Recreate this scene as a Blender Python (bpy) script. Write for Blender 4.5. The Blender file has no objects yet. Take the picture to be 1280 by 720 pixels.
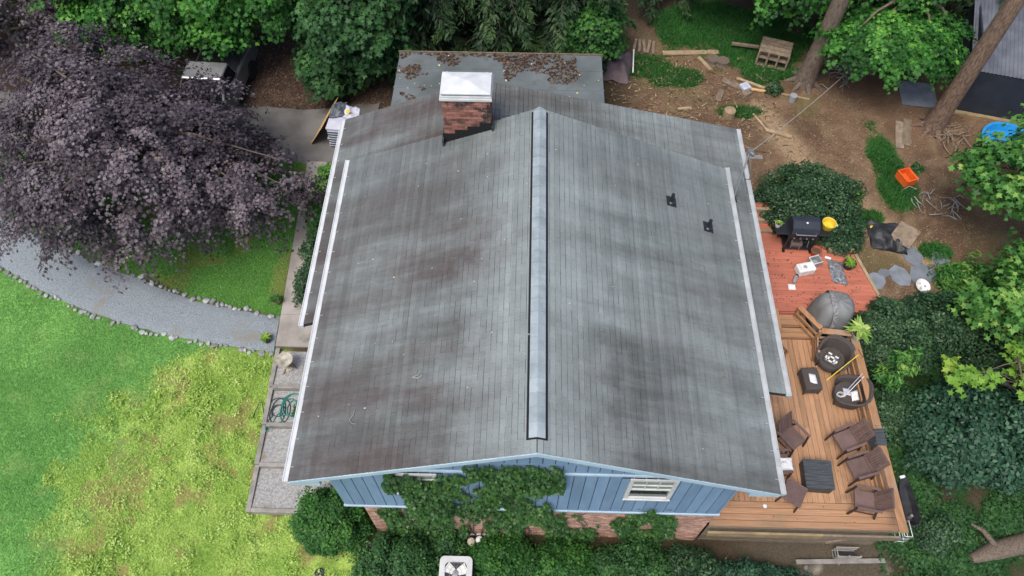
import bpy, bmesh, math, random
import numpy as np
from mathutils import Vector, Matrix, Quaternion

S = bpy.context.scene
COL = S.collection
R = math.radians
random.seed(7)
RNG = np.random.default_rng(11)

# ---------------------------------------------------------------- camera
cam_d = bpy.data.cameras.new('camera'); cam = bpy.data.objects.new('camera', cam_d); COL.objects.link(cam)
cam_d.sensor_width = 36.0; cam_d.lens = 36.0 * 926.0 / 1280.0
cam_d.clip_start = 0.1; cam_d.clip_end = 2000
cam.location = (0, 0, 21)
cam.rotation_euler = (R(90 - 57.3), 0, R(1.5))
S.camera = cam
# ---------------------------------------------------------------- sky, sun, exposure (overcast)
W = bpy.data.worlds.new('World'); S.world = W; W.use_nodes = True
nt = W.node_tree; bg = nt.nodes['Background']
sky = nt.nodes.new('ShaderNodeTexSky'); sky.sky_type = 'NISHITA'; sky.sun_disc = False
SUN_EL, SUN_ROT = 62.0, 215.0
sky.sun_elevation = R(SUN_EL); sky.sun_rotation = R(SUN_ROT)
sky.dust_density = 3.0; sky.air_density = 0.85; sky.ozone_density = 0.7
nt.links.new(sky.outputs[0], bg.inputs[0]); bg.inputs[1].default_value = 0.12
sl = bpy.data.lights.new('sun', 'SUN'); sl.energy = 1.3; sl.angle = R(28); sl.color = (1.0, 0.96, 0.9)
sun = bpy.data.objects.new('sun', sl); COL.objects.link(sun)
_az = R(SUN_ROT)
_d = Vector((math.sin(_az) * math.cos(R(SUN_EL)), math.cos(_az) * math.cos(R(SUN_EL)), math.sin(R(SUN_EL))))
sun.rotation_euler = _d.to_track_quat('Z', 'Y').to_euler()
S.view_settings.view_transform = 'Standard'; S.view_settings.look = 'None'
S.view_settings.gamma = 1; S.view_settings.use_curve_mapping = False
S.view_settings.exposure = 1.0

# ---------------------------------------------------------------- materials
MATS = {}
def new_mat(name):
    m = bpy.data.materials.new(name); m.use_nodes = True
    t = m.node_tree; b = t.nodes['Principled BSDF']
    MATS[name] = m
    return m, t, b
def N(t, typ, **kw):
    n = t.nodes.new(typ)
    for k, v in kw.items():
        if hasattr(n, k): setattr(n, k, v)
        else: n.inputs[k].default_value = v
    return n
def c4(c): return (c[0], c[1], c[2], 1)
def mixc(t, fac, a, b, mode='MIX'):
    n = t.nodes.new('ShaderNodeMix'); n.data_type = 'RGBA'; n.blend_type = mode
    for sock, v in ((n.inputs[0], fac), (n.inputs[6], a), (n.inputs[7], b)):
        if isinstance(v, (int, float)): sock.default_value = v
        elif isinstance(v, tuple): sock.default_value = c4(v)
        else: t.links.new(v, sock)
    return n.outputs[2]
def mth(t, op, a, b=None, clamp=False):
    n = t.nodes.new('ShaderNodeMath'); n.operation = op; n.use_clamp = clamp
    for i, v in enumerate((a, b)):
        if v is None: continue
        if isinstance(v, (int, float)): n.inputs[i].default_value = v
        else: t.links.new(v, n.inputs[i])
    return n.outputs[0]
def wpos(t, scale=(1, 1, 1)):
    g = t.nodes.new('ShaderNodeNewGeometry')
    mp = t.nodes.new('ShaderNodeMapping'); mp.inputs['Scale'].default_value = scale
    t.links.new(g.outputs['Position'], mp.inputs['Vector'])
    return mp.outputs[0]
def noise(t, vec, scale, detail=4, rough=.55):
    n = t.nodes.new('ShaderNodeTexNoise'); n.inputs['Scale'].default_value = scale
    n.inputs['Detail'].default_value = detail; n.inputs['Roughness'].default_value = rough
    t.links.new(vec, n.inputs['Vector']); return n.outputs[0]
def ramp(t, fac, lo, hi):
    n = t.nodes.new('ShaderNodeMapRange'); n.inputs[1].default_value = lo; n.inputs[2].default_value = hi
    t.links.new(fac, n.inputs[0]); return n.outputs[0]
def piece_rnd(t):
    g = t.nodes.new('ShaderNodeNewGeometry'); o = t.nodes.new('ShaderNodeObjectInfo')
    return mth(t, 'FRACT', mth(t, 'ADD', g.outputs['Random Per Island'], o.outputs['Random']))
def basic(name, col, col2=None, rough=.8, scale=6.0, vs=(1, 1, 1), var=.0, bump=.0, bscale=40, metal=0, lo=.35, hi=.65, spots=None, spec=.3):
    """world-space noise mix of two base colours, a per-piece brightness shift and fine relief"""
    m, t, b = new_mat(name)
    v = wpos(t, vs)
    c = mixc(t, ramp(t, noise(t, v, scale), lo, hi), tuple(col), tuple(col2 or [x * .8 for x in col]))
    if spots:
        c = mixc(t, ramp(t, noise(t, wpos(t), spots[1], 5), spots[2], spots[2] + .12), c, tuple(spots[0]))
    if var:
        k = mth(t, 'ADD', mth(t, 'MULTIPLY', piece_rnd(t), 2 * var), 1 - var)
        h = t.nodes.new('ShaderNodeHueSaturation'); t.links.new(c, h.inputs['Color']); t.links.new(k, h.inputs['Value']); c = h.outputs[0]
    t.links.new(c, b.inputs['Base Color'])
    b.inputs['Roughness'].default_value = rough; b.inputs['Metallic'].default_value = metal
    b.inputs['Specular IOR Level'].default_value = spec
    if bump:
        bn = t.nodes.new('ShaderNodeBump'); bn.inputs['Strength'].default_value = bump; bn.inputs['Distance'].default_value = .02
        t.links.new(noise(t, v, bscale, 3), bn.inputs['Height']); t.links.new(bn.outputs[0], b.inputs['Normal'])
    return m
def leaf_mat(name, stops, trans=.25, rough=.55, tcol=None):
    """leaf colour picked by the leaf's tint value"""
    m, t, b = new_mat(name)
    a = t.nodes.new('ShaderNodeAttribute'); a.attribute_name = 'tint'
    cr = t.nodes.new('ShaderNodeValToRGB'); e = cr.color_ramp.elements
    while len(e) < len(stops): e.new(.5)
    for i, (p, c) in enumerate(stops): e[i].position = p; e[i].color = c4(c)
    t.links.new(a.outputs['Fac'], cr.inputs[0]); t.links.new(cr.outputs[0], b.inputs['Base Color'])
    b.inputs['Roughness'].default_value = rough; b.inputs['Specular IOR Level'].default_value = .25
    tr = t.nodes.new('ShaderNodeBsdfTranslucent'); t.links.new(cr.outputs[0], tr.inputs[0])
    mx = t.nodes.new('ShaderNodeMixShader'); mx.inputs[0].default_value = trans
    t.links.new(b.outputs[0], mx.inputs[1]); t.links.new(tr.outputs[0], mx.inputs[2])
    t.links.new(mx.outputs[0], t.nodes['Material Output'].inputs[0])
    return m

def shingle_mat(name, ridge_x=None, brown=(.08, .06, .056)):
    m, t, b = new_mat(name)
    g = t.nodes.new('ShaderNodeNewGeometry'); sx = t.nodes.new('ShaderNodeSeparateXYZ'); t.links.new(g.outputs['Position'], sx.inputs[0])
    grey = (.11, .121, .115); pale = (.3, .342, .332)
    streak = noise(t, wpos(t, (.22, 1.0, .22)), 1.1, 5, .6)      # stains run down the slope
    blot = noise(t, wpos(t, (.3, 1, .3)), .75, 5, .6)
    c = mixc(t, ramp(t, streak, .36, .66), grey, tuple(.8 * x for x in pale))
    left = ramp(t, sx.outputs[0], 2.2, -.6)
    dk = mth(t, 'MULTIPLY', ramp(t, blot, .34, .62), mth(t, 'ADD', mth(t, 'MULTIPLY', left, .52), .32))
    c = mixc(t, dk, c, brown)
    if ridge_x is not None:
        d = mth(t, 'ABSOLUTE', mth(t, 'SUBTRACT', sx.outputs[0], ridge_x))
        d = mth(t, 'ADD', d, mth(t, 'MULTIPLY', mth(t, 'SUBTRACT', noise(t, wpos(t), 1.6, 4), .5), 2.4))
        c = mixc(t, mth(t, 'MULTIPLY', ramp(t, d, 1.9, -.35), .9), c, pale)
        back = mth(t, 'ADD', sx.outputs[1], mth(t, 'MULTIPLY', noise(t, wpos(t), .8, 3), 3))
        c = mixc(t, mth(t, 'MULTIPLY', ramp(t, back, 11.0, 15.5), .5), c, (.175, .205, .205))
    fine = noise(t, wpos(t), 60, 2)
    c = mixc(t, ramp(t, fine, .3, .75), c, mixc(t, 1.0, c, (.72, .72, .72), 'MULTIPLY'))
    # each course is a batch of its own, each tab differs a little
    wn = t.nodes.new('ShaderNodeTexWhiteNoise'); wn.noise_dimensions = '1D'
    t.links.new(mth(t, 'FLOOR', mth(t, 'DIVIDE', mth(t, 'ADD', sx.outputs[0], 4.745), .1184)), wn.inputs['W'])
    k = mth(t, 'ADD', mth(t, 'ADD', mth(t, 'MULTIPLY', piece_rnd(t), .08), mth(t, 'MULTIPLY', wn.outputs['Value'], .22)), .85)
    h = t.nodes.new('ShaderNodeHueSaturation'); t.links.new(c, h.inputs['Color']); t.links.new(k, h.inputs['Value'])
    t.links.new(h.outputs[0], b.inputs['Base Color']); b.inputs['Roughness'].default_value = .9
    b.inputs['Specular IOR Level'].default_value = .2
    bn = t.nodes.new('ShaderNodeBump'); bn.inputs['Strength'].default_value = .35; bn.inputs['Distance'].default_value = .01
    t.links.new(noise(t, wpos(t), 90, 2), bn.inputs['Height']); t.links.new(bn.outputs[0], b.inputs['Normal'])
    return m

shingle_mat('shingle', .33)
shingle_mat('shingle_back', None)
basic('underlay', (.03, .033, .035), rough=.95)
basic('matt_black', (.012, .012, .013), rough=.9)
basic('white_paint', (.56, .57, .57), (.47, .48, .475), rough=.5, scale=3, spots=((.35, .36, .34), 7, .66))
basic('gutter_grey', (.42, .435, .43), (.32, .335, .33), rough=.5, scale=2.5, spots=((.25, .26, .25), 9, .62))
basic('pale_blue_trim', (.4, .52, .6), (.34, .45, .53), rough=.55, scale=3)
basic('blue_siding', (.185, .285, .41), (.155, .245, .36), rough=.6, scale=2.2, vs=(2, 2, .5), var=.09, bump=.12, bscale=30)
basic('dark_groove', (.03, .045, .07), rough=.8)
basic('brick', (.46, .28, .21), (.33, .2, .15), rough=.9, scale=9, var=.35, bump=.3, bscale=60, spots=((.42, .33, .27), 5, .6))
basic('brick_chimney', (.3, .13, .095), (.2, .09, .07), rough=.9, scale=7, var=.42, bump=.3, bscale=60, spots=((.045, .035, .035), 3.2, .52))
basic('mortar', (.4, .36, .32), (.28, .25, .22), rough=.95)
basic('deck_wood', (.43, .245, .135), (.33, .185, .1), rough=.7, scale=2.4, vs=(14, .7, 14), var=.17, bump=.2, bscale=12, spots=((.27, .16, .095), 1.3, .56))
basic('deck_wood_x', (.4, .225, .122), (.3, .168, .092), rough=.7, scale=2.4, vs=(.7, 14, 14), var=.12, bump=.2, bscale=12, spots=((.25, .17, .1), 1.0, .56))
basic('rail_wood', (.4, .215, .105), (.28, .155, .08), rough=.7, scale=2, vs=(5, 1, 5), var=.1, bump=.2, spots=((.33, .22, .15), 1.4, .52))
basic('red_paint', (.46, .15, .095), (.37, .125, .08), rough=.75, scale=2.2, vs=(.8, 8, 8), var=.12, bump=.15, spots=((.25, .12, .075), 2.2, .6))
basic('weathered_wood', (.26, .2, .14), (.16, .125, .09), rough=.9, scale=3, vs=(2, 2, 10), var=.2, bump=.4)
basic('grey_timber', (.3, .28, .25), (.2, .185, .165), rough=.9, scale=4, var=.15, bump=.3)
basic('pale_wood', (.38, .28, .17), (.25, .185, .11), rough=.8, scale=4, var=.15)
basic('plywood', (.6, .4, .17), (.5, .32, .13), rough=.75, scale=3)
basic('yellow_timber', (.29, .215, .11), (.19, .14, .08), rough=.8, scale=4, var=.1)
basic('concrete', (.33, .3, .27), (.22, .2, .18), rough=.9, scale=1.6, bump=.2, spots=((.13, .12, .1), 1.1, .62))
basic('driveway_concrete', (.15, .143, .135), (.095, .09, .085), rough=.9, scale=1.3, bump=.4, spots=((.26, .25, .235), .45, .62))
basic('gravel', (.265, .3, .32), (.15, .17, .182), rough=.95, scale=30, bump=1.0, bscale=45, spots=((.21, .2, .17), 1.1, .6))
basic('terrace_gravel', (.36, .36, .35), (.22, .215, .2), rough=.95, scale=18, bump=.8, bscale=40, spots=((.22, .19, .13), 1.5, .62))
basic('stone', (.33, .335, .33), (.2, .205, .205), rough=.9, scale=5, var=.45, bump=.4, bscale=20)
basic('flagstone', (.2, .225, .255), (.14, .155, .175), rough=.9, scale=3, var=.15, bump=.3)
basic('bark', (.2, .155, .115), (.085, .065, .05), rough=.95, scale=3.5, vs=(9, 9, 1.6), bump=1.0, bscale=8, spots=((.19, .21, .15), 1.6, .6))
basic('bark_pine', (.23, .155, .11), (.09, .058, .042), rough=.95, scale=3.2, vs=(8, 8, 1.8), bump=1.0, bscale=8)
basic('twig', (.16, .12, .09), rough=.9)
basic('brown_resin', (.15, .098, .086), (.12, .078, .068), rough=.55, scale=8, var=.15)
basic('brown_dark', (.05, .03, .025), rough=.55)
basic('wicker', (.105, .088, .08), (.05, .042, .038), rough=.65, scale=60, bump=.9, bscale=80)
basic('cushion_print', (.55, .53, .48), (.05, .045, .04), rough=.9, scale=9, lo=.48, hi=.52)
basic('charcoal', (.028, .031, .034), (.05, .056, .06), rough=.5, scale=5, vs=(8, 1, 1))
basic('slate_top', (.075, .085, .09), (.035, .04, .043), rough=.6, scale=5, vs=(.5, 6, 1), spots=((.3, .31, .31), 6, .66))
basic('black_metal', (.015, .017, .02), rough=.4, spec=.5)
basic('navy_black', (.02, .025, .036), (.028, .034, .046), rough=.7, scale=3)
basic('steel', (.4, .4, .4), rough=.35, metal=.8)
basic('grill_cover', (.2, .205, .2), (.14, .145, .143), rough=.7, scale=2.5, bump=.3, bscale=6)
basic('cover_trim', (.3, .3, .295), (.1, .1, .1), rough=.8, scale=22)
basic('terracotta', (.45, .1, .055), rough=.7)
basic('stoneware', (.5, .46, .36), (.24, .22, .18), rough=.8)
basic('white_plastic', (.72, .72, .7), (.62, .62, .6), rough=.5)
basic('grey_plastic', (.3, .31, .32), rough=.5)
basic('yellow_plastic', (.72, .52, .05), rough=.5)
basic('orange_plastic', (.75, .13, .02), (.62, .1, .02), rough=.5)
basic('blue_plastic', (.02, .28, .62), (.02, .22, .52), rough=.4)
basic('foil', (.3, .31, .33), (.09, .095, .1), rough=.35, scale=14, metal=.2)
basic('black_plastic', (.018, .019, .022), (.035, .037, .04), rough=.5, scale=5)
basic('corrugated', (.15, .165, .19), (.1, .11, .13), rough=.55, scale=2.5, spots=((.2, .15, .12), 2, .62))  # tree shade on the shed roof is put into these dark greys
basic('brown_tarp', (.16, .12, .125), (.1, .075, .08), rough=.75, scale=4)
basic('soil', (.1, .07, .045), rough=1)
basic('hose_green', (.02, .22, .17), rough=.5)
basic('hose_dark', (.03, .05, .05), rough=.5)
basic('bag_white', (.5, .54, .6), (.36, .4, .48), rough=.5, scale=5)
basic('bag_dark', (.07, .085, .1), (.2, .22, .24), rough=.4, scale=7, lo=.5, hi=.7)
basic('bag_lilac', (.4, .4, .5), (.52, .53, .58), rough=.5, scale=3)
basic('car_silver', (.42, .43, .43), rough=.3, metal=.5)
basic('car_grey', (.17, .175, .18), rough=.35, metal=.4)
basic('car_glass', (.01, .012, .014), rough=.08, spec=.6)
basic('glass', (.02, .025, .03), rough=.05, spec=.7)
basic('blind', (.22, .25, .22), rough=.7)
basic('rubber', (.015, .015, .015), rough=.9)
basic('cable', (.4, .37, .33), rough=.6)
leaf_mat('leaf_purple', [(0, (.026, .019, .024)), (.45, (.074, .058, .068)), (.8, (.15, .122, .138)), (1, (.24, .195, .185))], .12)
leaf_mat('leaf_maple', [(0, (.012, .05, .012)), (.45, (.032, .13, .02)), (.8, (.09, .28, .04)), (1, (.19, .4, .065))], .3)  # bright end stop puts the leaf highlights into the colour
leaf_mat('leaf_deep', [(0, (.014, .045, .014)), (.6, (.034, .105, .03)), (1, (.08, .19, .05))], .25)  # deeper green leaf tones
leaf_mat('needle', [(0, (.012, .026, .012)), (.6, (.024, .055, .022)), (1, (.06, .115, .035))], .15)
leaf_mat('leaf_broad', [(0, (.02, .07, .016)), (.5, (.05, .17, .03)), (.8, (.14, .31, .06)), (1, (.3, .43, .1))], .3)
leaf_mat('leaf_lime', [(0, (.1, .24, .03)), (.6, (.2, .36, .045)), (1, (.36, .44, .06))], .3)
leaf_mat('leaf_dark', [(0, (.013, .036, .015)), (.6, (.03, .075, .03)), (1, (.075, .14, .06))], .15, rough=.4)
leaf_mat('leaf_blue', [(0, (.015, .046, .026)), (.6, (.03, .085, .046)), (1, (.065, .15, .08))], .2, rough=.45)
leaf_mat('leaf_bush', [(0, (.018, .062, .014)), (.6, (.035, .125, .024)), (1, (.08, .21, .035))], .25)
leaf_mat('leaf_ivy', [(0, (.016, .05, .014)), (.6, (.036, .1, .024)), (.9, (.08, .17, .035)), (1, (.18, .24, .05))], .2, rough=.4)
leaf_mat('leaf_hosta', [(0, (.12, .3, .05)), (.6, (.3, .45, .1)), (1, (.6, .66, .22))], .25)
leaf_mat('grass_blade', [(0, (.1, .25, .055)), (.5, (.18, .4, .095)), (1, (.3, .5, .15))], .3)
leaf_mat('grass_yard', [(0, (.015, .07, .012)), (.6, (.028, .125, .02)), (1, (.06, .19, .03))], .3)
leaf_mat('weed_blade', [(0, (.13, .26, .04)), (.45, (.28, .44, .075)), (.8, (.42, .56, .13)), (1, (.56, .62, .27))], .25)
leaf_mat('litter_leaf', [(0, (.03, .019, .014)), (.55, (.075, .045, .032)), (1, (.19, .13, .09))], .1)
leaf_mat('chip', [(0, (.07, .045, .028)), (.6, (.17, .115, .07)), (1, (.38, .29, .18))], 0)
leaf_mat('pale_leaf', [(0, (.3, .3, .2)), (.6, (.5, .5, .4)), (1, (.6, .55, .15))], .1)

# ---------------------------------------------------------------- object helpers
def link(o, parent=None):
    COL.objects.link(o)
    if parent is not None: o.parent = parent
    return o
def tag(o, label=None, cat=None, group=None, kind=None):
    if label: o['label'] = label
    if cat: o['category'] = cat
    if group: o['group'] = group
    if kind: o['kind'] = kind
    return o
def thing(name, label, cat, loc=(0, 0, 0), rz=0, group=None):
    o = bpy.data.objects.new(name, None); o.empty_display_size = .2; link(o)
    o.location = loc; o.rotation_euler = (0, 0, rz)
    return tag(o, label, cat, group)
class MB:
    def __init__(s): s.v = []; s.f = []; s.sm = False
    def add(s, vs, fs):
        n = len(s.v); s.v += [tuple(v) for v in vs]; s.f += [tuple(i + n for i in f) for f in fs]; return s
    def box(s, x0, x1, y0, y1, z0, z1, M=None):
        vs = [(x, y, z) for z in (z0, z1) for y in (y0, y1) for x in (x0, x1)]
        if M is not None: vs = [M @ Vector(v) for v in vs]
        return s.add(vs, [(0, 2, 3, 1), (4, 5, 7, 6), (0, 1, 5, 4), (2, 6, 7, 3), (0, 4, 6, 2), (1, 3, 7, 5)])
    def cbox(s, c, size, rot=(0, 0, 0)):
        from mathutils import Euler
        M = Matrix.Translation(c) @ Euler(rot).to_matrix().to_4x4()
        x, y, z = (q / 2 for q in size)
        return s.box(-x, x, -y, y, -z, z, M)
    def bar(s, a, b, w, h=None, up=(0, 0, 1)):
        a, b = Vector(a), Vector(b); d = (b - a); L = d.length; d.normalize(); h = h or w
        u = Vector(up); sd = d.cross(u)
        if sd.length < 1e-4: sd = d.cross(Vector((1, 0, 0)))
        sd.normalize(); u = sd.cross(d)
        vs = []
        for p in (a, b):
            for i, j in ((-1, -1), (1, -1), (1, 1), (-1, 1)): vs.append(p + sd * (i * w / 2) + u * (j * h / 2))
        return s.add(vs, [(0, 1, 2, 3), (7, 6, 5, 4), (0, 4, 5, 1), (1, 5, 6, 2), (2, 6, 7, 3), (3, 7, 4, 0)])
    def tube(s, pts, rad, n=8, cap=True):
        pts = [Vector(p) for p in pts]; k = len(pts)
        if not hasattr(rad, '__len__'): rad = [rad] * k
        vs = []; prev = None
        for i, p in enumerate(pts):
            d = (pts[min(i + 1, k - 1)] - pts[max(i - 1, 0)]).normalized()
            ref = prev if prev is not None else (Vector((1, 0, 0)) if abs(d.x) < .9 else Vector((0, 1, 0)))
            u = (ref - d * ref.dot(d)).normalized(); prev = u; w = d.cross(u)
            for j in range(n):
                a = 2 * math.pi * j / n
                vs.append(p + (u * math.cos(a) + w * math.sin(a)) * rad[i])
        fs = [(i * n + j, i * n + (j + 1) % n, (i + 1) * n + (j + 1) % n, (i + 1) * n + j) for i in range(k - 1) for j in range(n)]
        if cap: fs += [tuple(range(n))[::-1], tuple((k - 1) * n + j for j in range(n))]
        s.sm = True
        return s.add(vs, fs)
    def lathe(s, prof, c=(0, 0, 0), n=20, sx=1, sy=1, cap=True):
        k = len(prof); vs = [(c[0] + r * sx * math.cos(2 * math.pi * j / n), c[1] + r * sy * math.sin(2 * math.pi * j / n), c[2] + z) for r, z in prof for j in range(n)]
        fs = [(i * n + j, i * n + (j + 1) % n, (i + 1) * n + (j + 1) % n, (i + 1) * n + j) for i in range(k - 1) for j in range(n)]
        if cap: fs += [tuple(range(n))[::-1], tuple((k - 1) * n + j for j in range(n))]
        return s.add(vs, fs)
    def prism(s, poly, z0, z1, M=None):
        n = len(poly); vs = [Vector((x, y, z)) for z in (z0, z1) for x, y in poly]
        if M is not None: vs = [M @ v for v in vs]
        return s.add(vs, [tuple(range(n))[::-1], tuple(range(n, 2 * n))] + [(i, (i + 1) % n, n + (i + 1) % n, n + i) for i in range(n)])
    def prism_y(s, poly, y0, y1):
        """polygon in X-Z pushed along Y"""
        n = len(poly); vs = [(x, y, z) for y in (y0, y1) for x, z in poly]
        return s.add(vs, [tuple(range(n)), tuple(range(n, 2 * n))[::-1]] + [(i, n + i, n + (i + 1) % n, (i + 1) % n) for i in range(n)])
    def mesh(s, name, mat):
        me = bpy.data.meshes.new(name); me.from_pydata(s.v, [], s.f)
        me.materials.append(MATS[mat] if isinstance(mat, str) else mat)
        bm = bmesh.new(); bm.from_mesh(me); bmesh.ops.recalc_face_normals(bm, faces=bm.faces); bm.to_mesh(me); bm.free()
        if s.sm:
            me.polygons.foreach_set('use_smooth', [True] * len(me.polygons))
            try: me.set_sharp_from_angle(angle=R(40))
            except Exception: pass
        me.update(); return me
    def build(s, name, mat, parent=None, loc=(0, 0, 0), rz=0, bevel=0):
        o = bpy.data.objects.new(name, s.mesh(name, mat)); link(o, parent); o.location = loc; o.rotation_euler[2] = rz
        if bevel:
            md = o.modifiers.new('bevel', 'BEVEL'); md.width = bevel; md.segments = 2; md.limit_method = 'ANGLE'
        return o
def inst(name, me, parent, loc=(0, 0, 0), rot=(0, 0, 0), scale=(1, 1, 1)):
    o = bpy.data.objects.new(name, me); link(o, parent); o.location = loc; o.rotation_euler = rot; o.scale = scale; return o
def copy_tree(o, parent=None):
    c = o.copy(); COL.objects.link(c); c.parent = parent
    for ch in list(o.children): copy_tree(ch, c)
    return c

# ---------------------------------------------------------------- noise and terrain height
def vnoise(x, y, seed=0):
    x = np.asarray(x, float); y = np.asarray(y, float)
    xi = np.floor(x).astype(np.int64); yi = np.floor(y).astype(np.int64); fx = x - xi; fy = y - yi
    def h(a, b):
        n = (a * 374761393 + b * 668265263 + seed * 974634773) & 0xffffffff
        n = ((n ^ (n >> 13)) * 1274126177) & 0xffffffff
        return ((n ^ (n >> 16)) & 0xffff) / 65535.0
    ux = fx * fx * (3 - 2 * fx); uy = fy * fy * (3 - 2 * fy)
    return (h(xi, yi) * (1 - ux) + h(xi + 1, yi) * ux) * (1 - uy) + (h(xi, yi + 1) * (1 - ux) + h(xi + 1, yi + 1) * ux) * uy
def fbm(x, y, seed=0, o=4):
    s = 0; a = .5; tt = 0
    for i in range(o): s = s + a * vnoise(np.asarray(x) * 2 ** i, np.asarray(y) * 2 ** i, seed + i); tt += a; a *= .5
    return s / tt
def sstep(a, b, x):
    t = np.clip((np.asarray(x, float) - a) / (b - a), 0, 1); return t * t * (3 - 2 * t)
def gz(X, Y):
    l = np.interp(Y, [-60, -5, 0, 5, 10.5, 17, 22, 30, 60], [-3, -.3, 0, .5, 1.1, 1.95, 2.2, 2.6, 3])
    r = np.interp(Y, [-60, -5, 0, 5, 8, 10.5, 12, 17, 22, 30, 60], [-4, -1, -.4, .2, .9, 1.7, 2.25, 2.35, 2.4, 2.6, 3])
    return l + (r - l) * sstep(3, 7, X)
def G(x, y): return float(gz(x, y))
# ================================================================ THE GROUND
UP = [(-26, 18.9), (-17.3, 14.74), (-15.76, 14.02), (-13.97, 13.25), (-11.99, 12.54), (-10.33, 11.94), (-8.76, 11.63), (-7.47, 11.36)]
LO = [(-26, 17.4), (-16.73, 12.96), (-15.2, 12.18), (-13.48, 11.46), (-11.6, 10.92), (-10.05, 10.62), (-8.28, 10.35), (-7.47, 10.3)]
def up_y(x): return np.interp(x, [p[0] for p in UP], [p[1] for p in UP])
def lo_y(x): return np.interp(x, [p[0] for p in LO], [p[1] for p in LO])
def seg_dist(X, Y, pts):
    d = np.full(np.shape(X), 1e9)
    for (ax, ay), (bx, by) in zip(pts[:-1], pts[1:]):
        t = np.clip(((X - ax) * (bx - ax) + (Y - ay) * (by - ay)) / ((bx - ax) ** 2 + (by - ay) ** 2), 0, 1)
        d = np.minimum(d, np.hypot(X - ax - t * (bx - ax), Y - ay - t * (by - ay)))
    return d
TRAIL = [(8.3, 19.5), (9.6, 16.6), (10.6, 15.6), (11.6, 14.3), (12.4, 13.2), (12.9, 12.2), (13.2, 11.4)]
YARD_GRASS = [(12.05, 17.7, .55, 1.2), (12.2, 16.2, .6, 1.0), (4.1, 21.9, .95, .6), (5.5, 21.2, 1.1, .5), (6.6, 24.1, 2.1, 1.4), (8.4, 23.2, 2.0, 1.8), (8.8, 21.7, 1.2, .7), (7.55, 19.5, .75, .3), (11.1, 14.9, .5, .3), (12.7, 13.7, .5, .3)]
def yard_grass_w(X, Y):
    w = np.zeros(np.shape(X)); wob = (fbm(X * 1.3, Y * 1.3, 31) - .5) * 1.1
    for cx, cy, rx, ry in YARD_GRASS:
        w = np.maximum(w, 1 - sstep(.75, 1.12, np.hypot((X - cx) / rx, (Y - cy) / ry) + wob))
    return w
def weed_w(X, Y):      # the lower lawn: lush lime weeds near the house, finer green grass further out
    n = fbm(X * .55, Y * .55, 3); n2 = fbm(X * 1.7, Y * 1.7, 9)
    e = X - np.interp(Y, [0, 4, 6, 8.7, 9.9, 10.8, 12], [-12.9, -12.7, -12.6, -12.0, -10.7, -8.6, -7]) + (n - .5) * 4 + (n2 - .5) * 2.5
    return sstep(-1.0, 1.6, e)
def bare_w(X, Y):
    n = fbm(X * 1.5, Y * 1.5, 17, 5); n2 = fbm(X * .35, Y * .35, 23); c = sstep(4.2, 1.0, np.hypot((X + 10.6) / 1.1, (Y - 7.2) / 1.0))
    return sstep(.56, .68, n + .16 * (n2 - .5) + .12 * c)
def mixa(c, w, d): return c * (1 - w[..., None]) + np.array(d) * w[..., None]
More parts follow.
